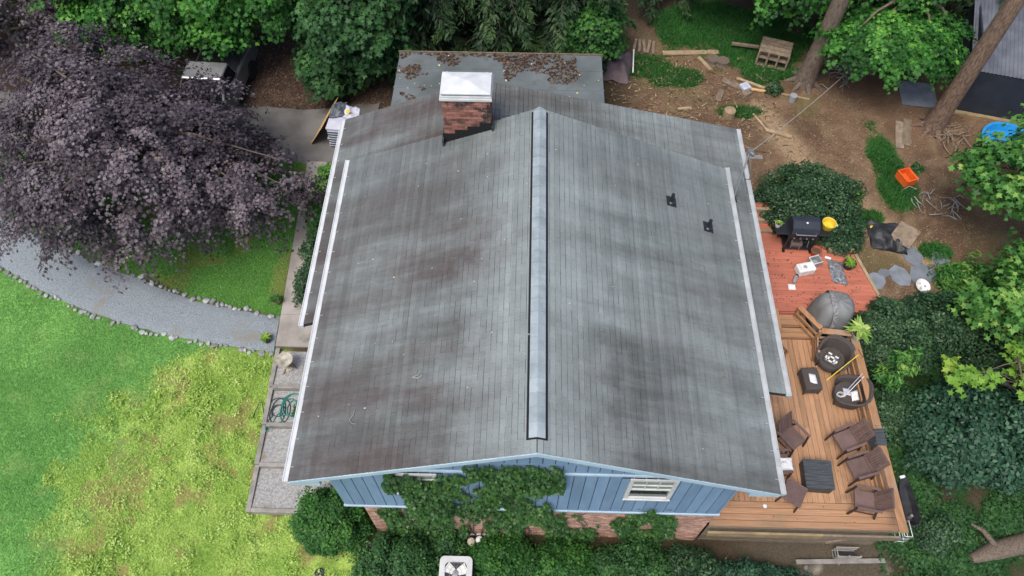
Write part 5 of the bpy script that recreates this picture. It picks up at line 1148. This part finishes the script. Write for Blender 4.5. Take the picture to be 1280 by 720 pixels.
# broad leaved tree at the right edge
tree('broadleaf_tree', 'bright broad leaved tree leaning in at the right edge', (16.2, 10.8),
     [D(c=(15.4, 14.4, 5.2), rad=(2.7, 2.0, 1.4), n_cl=95, per=66, cl_r=.6, seed=81, zmin=-.5), D(c=(14.3, 10.6, 4.2), rad=(2.2, 1.9, 1.2), n_cl=70, per=66, cl_r=.6, seed=82, zmin=-.5), D(c=(16.2, 11.6, 5.8), rad=(2.4, 2.4, 1.6), n_cl=70, per=66, cl_r=.6, seed=83), D(c=(12.9, 15.0, 4.8), rad=(.9, .6, .3), n_cl=7, per=16, cl_r=.4, seed=84, gap=0)],
     'leaf_broad', .19, 'lobed', .2, seed=9, nl=26)
tree('oak_sapling', 'yellow green oak branches over the dark shrubs at right', (14.6, 8.6),
     [D(c=(12.1, 8.75, 4.0), rad=(1.5, .7, .5), n_cl=15, per=24, cl_r=.32, seed=86, gap=.2)], 'leaf_lime', .19, 'lobed', .06, seed=12, nl=18)
# shrubs: foliage dome with stems
def shrub(name, label, c, rad, n_cl, per, cl_r, leafm, leaf, seed, shape='rhomb', zmin=-.15, gap=.25, group=None, cat='shrub', tilt=.5):
    x, y = c; z = G(x, y); T = thing(name, label, cat, (0, 0, 0), 0, group)
    P, Nn, r, cc = crown_pts((x, y, z + rad[2] * .3), rad, n_cl, per, cl_r, zmin, .45, .7, seed, gap, tilt)
    P[:, 2] = np.maximum(P[:, 2], gz(P[:, 0], P[:, 1]) + .02)
    leaves('foliage', P, Nn, leaf * RNG.uniform(.65, 1.35, len(P)), r, leafm, T, shape)
    mb = MB(); rr = random.Random(seed)
    for i in range(min(9, len(cc))):
        e = Vector(cc[rr.randrange(len(cc))]); b = Vector((x + rr.uniform(-.1, .1), y + rr.uniform(-.1, .1), z - .05)); mb.tube([b, b.lerp(e, .5) + Vector((0, 0, .1)), e], [.03, .02, .008], 5)
    mb.build('stems', 'twig', T); return T
fg = 'bushes along the front wall'
shrub('bush', 'rounded green bush at the left front corner of the house', (-4.95, 5.3), (.95, .85, 1.25), 110, 170, .32, 'leaf_bush', .075, 201, group=fg)
shrub('bush', 'green bush left of the air conditioner', (-3.15, 4.2), (1.05, .9, 1.0), 130, 150, .33, 'leaf_deep', .08, 202, group=fg)
shrub('bush', 'dense green bush right beside the air conditioner', (-.3, 4.2), (.9, .8, .9), 100, 150, .33, 'leaf_bush', .085, 203, group=fg)
shrub('bush', 'bright green bush in front of the middle of the brick wall', (1.2, 4.15), (1.0, .85, .95), 110, 150, .35, 'leaf_bush', .085, 204, group=fg)
shrub('bush', 'dark green bush below the clear window', (2.9, 4.15), (1.1, .85, .9), 120, 150, .34, 'leaf_deep', .085, 205, group=fg)
shrub('bush', 'dark bush at the right brick corner', (4.6, 4.1), (1.0, .85, .85), 110, 140, .34, 'leaf_dark', .09, 206, group=fg)
shrub('bush', 'low bluish bush under the left part of the deck front', (6.0, 4.05), (.9, .6, .8), 80, 130, .3, 'leaf_blue', .085, 207, group=fg)
shrub('bush', 'small dark bush between the brick wall and the air conditioner', (-2.0, 4.85), (.65, .35, .5), 36, 110, .22, 'leaf_deep', .08, 208, group=fg)
shrub('bush', 'low dark bush at the bare soil under the deck front', (7.1, 4.0), (.7, .5, .6), 50, 120, .27, 'leaf_blue', .085, 209, group=fg)
shrub('shrub', 'glossy dark round shrub behind the barbecue', (8.95, 15.1), (1.5, 1.35, 1.25), 240, 170, .33, 'leaf_dark', .085, 211, zmin=-.3, gap=.12)
shrub('shrub', 'dark green shrub overhanging the paddling pool', (17.2, 17.5), (1.1, .7, 1.1), 70, 90, .35, 'leaf_deep', .11, 214)
shrub('shrub', 'dark shrub spilling over the yellow edge beam', (9.75, 13.95), (.65, .6, .75), 55, 130, .26, 'leaf_dark', .08, 212)
shrub('weed_plant', 'lime green weed growing at the shrub edge', (10.35, 15.35), (.3, .3, .75), 14, 26, .17, 'leaf_lime', .16, 213, group=None, cat='plant')
rg = 'shrubs right of the deck'
shrub('shrub', 'dark small leaved hedge right of the stone pot', (10.6, 10.6), (1.0, 1.15, 1.3), 150, 170, .33, 'leaf_dark', .09, 221, group=rg)
shrub('shrub', 'dark hedge shrub between the dish and the broad leaved tree', (12.0, 11.0), (1.1, .95, 1.2), 120, 150, .34, 'leaf_dark', .09, 222, group=rg)
shrub('shrub', 'feathery bright fern like shrub below the flagstones', (13.3, 12.4), (1.0, .7, .8), 60, 70, .35, 'leaf_broad', .17, 223, shape='long', group=rg)
shrub('shrub', 'light green leafy clump on top of the dark hedge', (10.25, 9.35), (.42, .42, 1.9), 26, 40, .22, 'leaf_broad', .17, 224, group=rg, shape='long', zmin=.35, gap=.05)
shrub('shrub', 'dark shrub against the deck rail behind the slate mat', (10.45, 8.7), (.75, .75, .9), 80, 150, .3, 'leaf_dark', .085, 225, group=rg)
shrub('shrub', 'broad bluish green dogwood in the lower right', (12.5, 8.0), (1.9, 1.35, 1.9), 210, 90, .42, 'leaf_blue', .125, 226, group=rg, zmin=-.1, gap=.3)
shrub('shrub', 'bluish green dogwood at the right edge', (14.5, 7.6), (1.7, 1.5, 1.9), 170, 90, .42, 'leaf_blue', .125, 227, group=rg)
shrub('shrub', 'dark rounded shrub beside the fallen log', (11.35, 5.55), (.5, .5, .6), 45, 120, .25, 'leaf_dark', .085, 228, group=rg)
shrub('shrub', 'dark green shrub behind the dogwoods by the broad leaved tree', (13.8, 9.6), (1.5, 1.0, 1.5), 130, 110, .4, 'leaf_dark', .1, 229, group=rg)
wg = 'low shrubs along the side walk'
for i, (y_, lm, lab) in enumerate([(12.35, 'leaf_dark', 'nearest the walk end'), (13.6, 'leaf_dark', 'second from the walk end'), (14.8, 'leaf_bush', 'third from the walk end'), (16.0, 'leaf_broad', 'farthest, lime toned')]):
    shrub('shrub', 'low shrub between the side walk and the left eave, ' + lab, (-6.5, y_), (.5, .75, .75), 60, 110, .24, lm, .085, 240 + i, group=wg)
shrub('shrub', 'small green plant on the terrace under the left eave', (-6.1, 8.3), (.35, .3, .5), 18, 60, .18, 'leaf_bush', .09, 250)
shrub('sapling', 'tiny dark sapling by the left tree trunk', (8.85, 20.55), (.25, .25, .4), 14, 50, .15, 'leaf_dark', .08, 251, cat='plant')
shrub('weed_plant', 'small green weed on the yard above the orange bin', (13.05, 17.0), (.2, .2, .2), 8, 30, .12, 'leaf_deep', .08, 252, cat='plant')
# plants in pots
def rosette(parent, n, L, lm, z, seed, r=.05):
    rr = np.random.default_rng(seed); a = rr.uniform(0, 6.283, n); el = rr.uniform(.2, 1.1, n)
    U = np.stack([np.cos(a) * np.cos(el), np.sin(a) * np.cos(el), np.sin(el)], 1); l = L * rr.uniform(.7, 1.2, n)
    P = U * (l * .55)[:, None] + np.array([0, 0, z]); Nn = np.array([0, 0, 1.]) - .5 * U * U[:, 2:3]
    leaves('leaves', P, Nn, l, rr.random(n), lm, parent, 'lance', U)
rosette(pot_white, 14, .16, 'leaf_lime', .13, 1); rosette(pot_bk, 26, .22, 'leaf_lime', .2, 2); rosette(pot_w2, 40, .2, 'leaf_lime', .18, 3); rosette(pot_w1, 30, .22, 'leaf_bush', .17, 4)
T = thing('hosta_plant', 'lime green striped leaf plant standing in the stone pot', 'plant', (9.4, 10.4, 2.93)); rosette(T, 48, .42, 'leaf_hosta', .02, 5)
MB().tube([(0, 0, -.1), (0, 0, .12)], .03, 6).build('stem', 'twig', T)
# ivy on the front wall
IVY = [[(-2.86, 5.78), (-2.37, 5.95), (-1.93, 5.43), (-1.46, 5.95), (-1.18, 6.4), (-.13, 6.57), (.91, 6.45), (1.03, 5.4), (.77, 4.42), (.73, 2.73), (1.0, .3), (-.13, .3), (-.67, .76), (-1.13, 2.42), (-1.31, .9), (-1.96, .6), (-2.24, .9), (-2.41, 1.55), (-2.75, 2.96), (-2.83, 4.23)],
       [(.71, 2.26), (1.03, 2.99), (1.99, 2.02), (2.08, 1.02), (1.6, .3), (.79, .3)], [(2.39, 2.06), (2.73, 3.28), (3.13, 3.71), (3.88, 2.71), (3.9, 1.83), (3.84, .3), (2.94, .3)], [(-3.47, 2.75), (-3.0, 3.33), (-2.6, 1.6), (-2.5, .5), (-3.38, .49)]]
def inpoly(x, y, poly):
    c = np.zeros(len(x), bool); n = len(poly)
    for i in range(n):
        (x0, y0), (x1, y1) = poly[i], poly[i - 1]
        with np.errstate(divide='ignore', invalid='ignore'): c ^= ((y0 > y) != (y1 > y)) & (x < (x1 - x0) * (y - y0) / (y1 - y0 + 1e-9) + x0)
    return c
labs = ['dense green ivy climbing the middle of the blue front wall', 'ivy patch on the brick right of the main ivy', 'ivy patch on the brick below the clear window', 'thin ivy strand on the brick at the left corner']
for k, poly in enumerate(IVY):
    T = thing('ivy', labs[k], 'ivy', (0, 0, 0), 0, 'ivy on the front wall'); pa = np.array(poly); x0, z0 = pa.min(0); x1, z1 = pa.max(0)
    n = int((x1 - x0) * (z1 - z0) * 900); x = RNG.uniform(x0 - .15, x1 + .15, n); z = RNG.uniform(z0 - .1, z1 + .1, n)
    jx, jz = x + (fbm(x * 3, z * 3, 7) - .5) * .5, z + (fbm(x * 3 + 40, z * 3, 8) - .5) * .6
    dens = fbm(x * 2.2, z * 1.7, 19 + k)
    keep = inpoly(jx, jz, poly) & (dens > (.43 if k == 0 else .38)) & (z < np.array([top_z(q) for q in x]) - .3)
    x, z, dens = x[keep], z[keep], dens[keep]; th = .05 + .9 * np.clip(dens - .4, 0, 1) * RNG.random(len(x))
    y = np.where(z > 3.36, 5.07, np.where(z > 3.25, 5.06, 5.2)) - th
    P = np.stack([x, y, z], 1); Nn = np.array([0, -.75, .8]) + .5 * RNG.normal(size=P.shape)
    leaves('foliage', P, Nn, .095 * RNG.uniform(.6, 1.35, len(P)), .55 * fbm(x * 2.5, z * 2.5, 33) + .5 * RNG.random(len(x)), 'leaf_ivy', T, 'lobed')
    mb = MB(); rr = random.Random(k)
    for i in range(6 if k == 0 else 3):
        xa = rr.uniform(x0 + .3, x1 - .3); pts = []
        for q in range(8):
            zz = .35 + (min(z1, 5.2) - .35) * q / 7; xx = xa + .12 * math.sin(q * 1.7 + i)
            pts.append((xx, 5.055 if zz > 3.25 else 5.17, zz))
        mb.tube(pts, [.02, .02, .018, .016, .014, .012, .009, .006], 5)
    mb.build('stems', 'twig', T)

# ================================================================ GRASS, WEEDS, LITTER (uncountable)
def scatter(n, x0, x1, y0, y1, wfun):
    x = RNG.uniform(x0, x1, n); y = RNG.uniform(y0, y1, n); k = RNG.random(n) < wfun(x, y); return x[k], y[k]
def blades(name, x, y, h, w, lm, label, cat, lean=.8, tint=None, shape='blade', dz=0):
    n = len(x); P = np.stack([x, y, gz(x, y) + .005 + dz], 1); a = RNG.uniform(0, 6.283, n)
    U = np.stack([np.cos(a) * lean, np.sin(a) * lean, RNG.uniform(.4, 1, n)], 1); U = norm(U)
    Wv = norm(np.cross(U, np.array([0, 0, 1.]) + .01)); Nn = np.cross(U, Wv) * -1
    hh = h * RNG.uniform(.5, 1.4, n); ww = w * RNG.uniform(.6, 1.3, n)
    V = np.stack([P - Wv * ww[:, None] / 2, P + Wv * ww[:, None] / 2, P + U * hh[:, None]], 1)
    r = RNG.random(n) if tint is None else np.clip(tint + .35 * (RNG.random(n) - .5), 0, 1)
    o = bpy.data.objects.new(name, fast_mesh(name, V.reshape(-1, 3), np.arange(n * 3).reshape(n, 3), lm, tint=r)); link(o); return tag(o, label, cat, None, 'stuff')
def w_lower(x, y): return ((y < lo_y(x) - .12) & ((x < -7.42) | (y < 5.5)) & (x < -4.2 + .4 * np.sin(y * 3)) & ~((x > -5.9) & (y > 4.2))).astype(float)
x, y = scatter(420000, -20, -4.0, -.5, 17, lambda x, y: w_lower(x, y) * (1 - weed_w(x, y)) * (1 - .6 * bare_w(x, y)) * .8)
blades('lawn_grass', x, y, .07, .022, 'grass_blade', 'fine bright green lawn grass at the lower left', 'grass', tint=.25 + .5 * fbm(x * .9, y * .9, 71))
x, y = scatter(560000, -20, -4.0, -.5, 14, lambda x, y: w_lower(x, y) * weed_w(x, y) * (1 - .8 * bare_w(x, y)) * np.clip(fbm(x * 2.2, y * 2.2, 66) * 3 - .85, .08, 1))
blades('lawn_weeds', x, y, .085, .05, 'weed_blade', 'lush lime yellow weeds covering the lower lawn', 'weeds', 1.4, tint=.15 + .75 * fbm(x * 1.4, y * 1.4, 72))
# tufts standing up in the weeds
x, y = scatter(5200, -20, -4.0, -.5, 14, lambda x, y: w_lower(x, y) * weed_w(x, y) * (1 - .75 * bare_w(x, y)) * np.clip(fbm(x * .9, y * .9, 67) * 2.4 - .6, .1, 1))
m_ = 26; cx = np.repeat(x, m_); cy = np.repeat(y, m_); q = RNG.normal(size=(len(cx), 3)) * np.array([.085, .085, .03]); tone = np.repeat(RNG.random(len(x)), m_)
P = np.stack([cx + q[:, 0], cy + q[:, 1], 0 * cx], 1); P[:, 2] = gz(P[:, 0], P[:, 1]) + .06 + np.abs(q[:, 2]) + .05 * tone
o = leaves('weed_tufts', P, np.array([0, 0, 1.]) + 2.5 * np.c_[q[:, :2], 0 * cx] + .45 * RNG.normal(size=P.shape), .062 * RNG.uniform(.6, 1.4, len(P)), .1 + .5 * tone + .4 * RNG.random(len(P)), 'weed_blade', None, 'rhomb')
tag(o, 'leafy tufts standing in the lime weeds', 'weeds', None, 'stuff')
def w_upper(x, y): return ((y > up_y(x) + .12) & (y < 17.3) & (x < -7.5)).astype(float)
x, y = scatter(260000, -20, -7.5, 11.3, 17.4, lambda x, y: w_upper(x, y) * (1 - .7 * (fbm(x * 1.2, y * 1.2, 41) > .58)) * .7)
blades('lawn_grass', x, y, .06, .02, 'grass_blade', 'green lawn between gravel path and purple tree', 'grass', tint=.05 + .4 * fbm(x * .9, y * .9, 73))
x, y = scatter(260000, 2.5, 14, 13, 25.5, lambda x, y: yard_grass_w(x, y) * .8)
blades('yard_grass', x, y, .14, .026, 'grass_yard', 'tall dark green grass patches in the bare yard', 'grass', tint=.2 + .6 * fbm(x, y, 74))
x, y = scatter(120000, 9.75, 17, 1.5, 10.5, lambda x, y: np.clip(fbm(x * 1.5, y * 1.5, 75) * 3 - .9, 0, 1))
x, y = x[:45000], y[:45000]; P = np.stack([x, y, gz(x, y) + .04 + .22 * np.clip(fbm(x * 1.7, y * 1.7, 79) - .4, 0, 1) + .05 * RNG.random(len(x))], 1)
o = leaves('ground_cover', P, np.array([0, 0, 1.]) + .5 * RNG.normal(size=P.shape), .105 * RNG.uniform(.6, 1.4, len(x)), .55 * fbm(x * 2, y * 2, 76) + .45 * RNG.random(len(x)), 'leaf_deep', None, 'rhomb'); tag(o, 'leafy green ground cover right of the deck', 'ground cover', None, 'stuff')
x, y = scatter(16000, -11.5, -5.0, 19.5, 26, lambda x, y: .6 + 0 * x)
blades('leaf_litter', x, y, .09, .06, 'litter_leaf', 'brown fallen leaves on the bank behind the drive', 'leaf litter', 3)
def w_yard(x, y): return (((x > 4.2) & (y > 14.6) | (x > 10.3)) & (y > 11.8)).astype(float) * np.clip(fbm(x * .9, y * .9, 78) * 3.2 - 1.1, .04, 1) * (1 - yard_grass_w(x, y))
x, y = scatter(30000, 3, 15.5, 11.8, 24, w_yard)
blades('wood_chips', x, y, .11, .018, 'chip', 'straw and wood chips strewn on the bare yard', 'wood chips', 4)
x, y = scatter(1300, 3, 9, 17.2, 22.3, lambda x, y: np.clip(1.2 - .16 * np.abs(x - 5), 0, 1))
blades('wood_chips', x, y, .19, .045, 'chip', 'larger wood chips behind the right house corner', 'wood chips', 5, dz=.03)
# debris on the roofs
def on_roof(name, n, fun, lm, size, label, parent):
    P, Nn = fun(n); o = leaves(name, P, Nn + .15 * RNG.normal(size=P.shape), size * RNG.uniform(.5, 1.4, len(P)), RNG.random(len(P)), lm, parent, 'rhomb'); tag(o, label, None, None, 'stuff')
def porch_pts(n, dens=.5, seed=5):
    x = RNG.uniform(-4.2, 2.4, n); y = RNG.uniform(15.6, 19.83, n)
    k = fbm(x * .8, y * .8, seed) + .2 * (y - 18.9) - .06 * np.maximum(x, 0) + .05 * (x < -2) > dens; x, y = x[k], y[k]
    return np.stack([x, y, 4.62 - .0364 * (y - 15.45) + .014 + .02 * RNG.random(len(x))], 1), np.tile([0, 0, 1.], (len(x), 1))
on_roof('needle_litter', 9000, porch_pts, 'litter_leaf', .1, 'brown needle litter on the porch roof', porch)
on_roof('fallen_leaves', 60, lambda n: porch_pts(n, .1, 6), 'pale_leaf', .09, 'pale fallen leaves on the porch roof', porch)
def deck_pts(n):
    x = RNG.uniform(7.2, 10.2, n); y = RNG.uniform(11.4, 13.9, n); k = (fbm(x * 1.6, y * 1.6, 14) > .46) & (x < np.interp(y, [11.3, 12.1, 13.4], [10.5, 10.35, 10.0])); x, y = x[k], y[k]
    return np.stack([x, y, 0 * x + RZD + .008], 1), np.tile([0, 0, 1.], (len(x), 1))
on_roof('fallen_leaves', 420, deck_pts, 'litter_leaf', .05, 'small brown leaf scraps on the red planks', red)
def wood_pts(n):
    x = RNG.uniform(5.2, 9.2, n); y = RNG.uniform(5.3, 10.4, n); return np.stack([x, y, 0 * x + DZ + .009], 1), np.tile([0, 0, 1.], (n, 1))
on_roof('fallen_leaves', 90, wood_pts, 'litter_leaf', .04, 'small brown leaf scraps on the deck boards', deck)
def main_pts(n):
    x = RNG.uniform(-4.6, 5.2, n); y = RNG.uniform(5, 13.4, n); z = np.array([top_z(q) for q in x]) + .03
    return np.stack([x, y, z], 1), np.stack([np.where(x < RX, -mL, mR), 0 * x, 1 + 0 * x], 1)
on_roof('fallen_leaves', 55, main_pts, 'pale_leaf', .045, 'tiny pale leaf scraps on the main roof', house)
for o in list(bpy.data.objects):
    if o.type == 'MESH' and o.parent is None and 'label' not in o and o.get('kind') != 'structure': print('UNLABELLED', o.name)
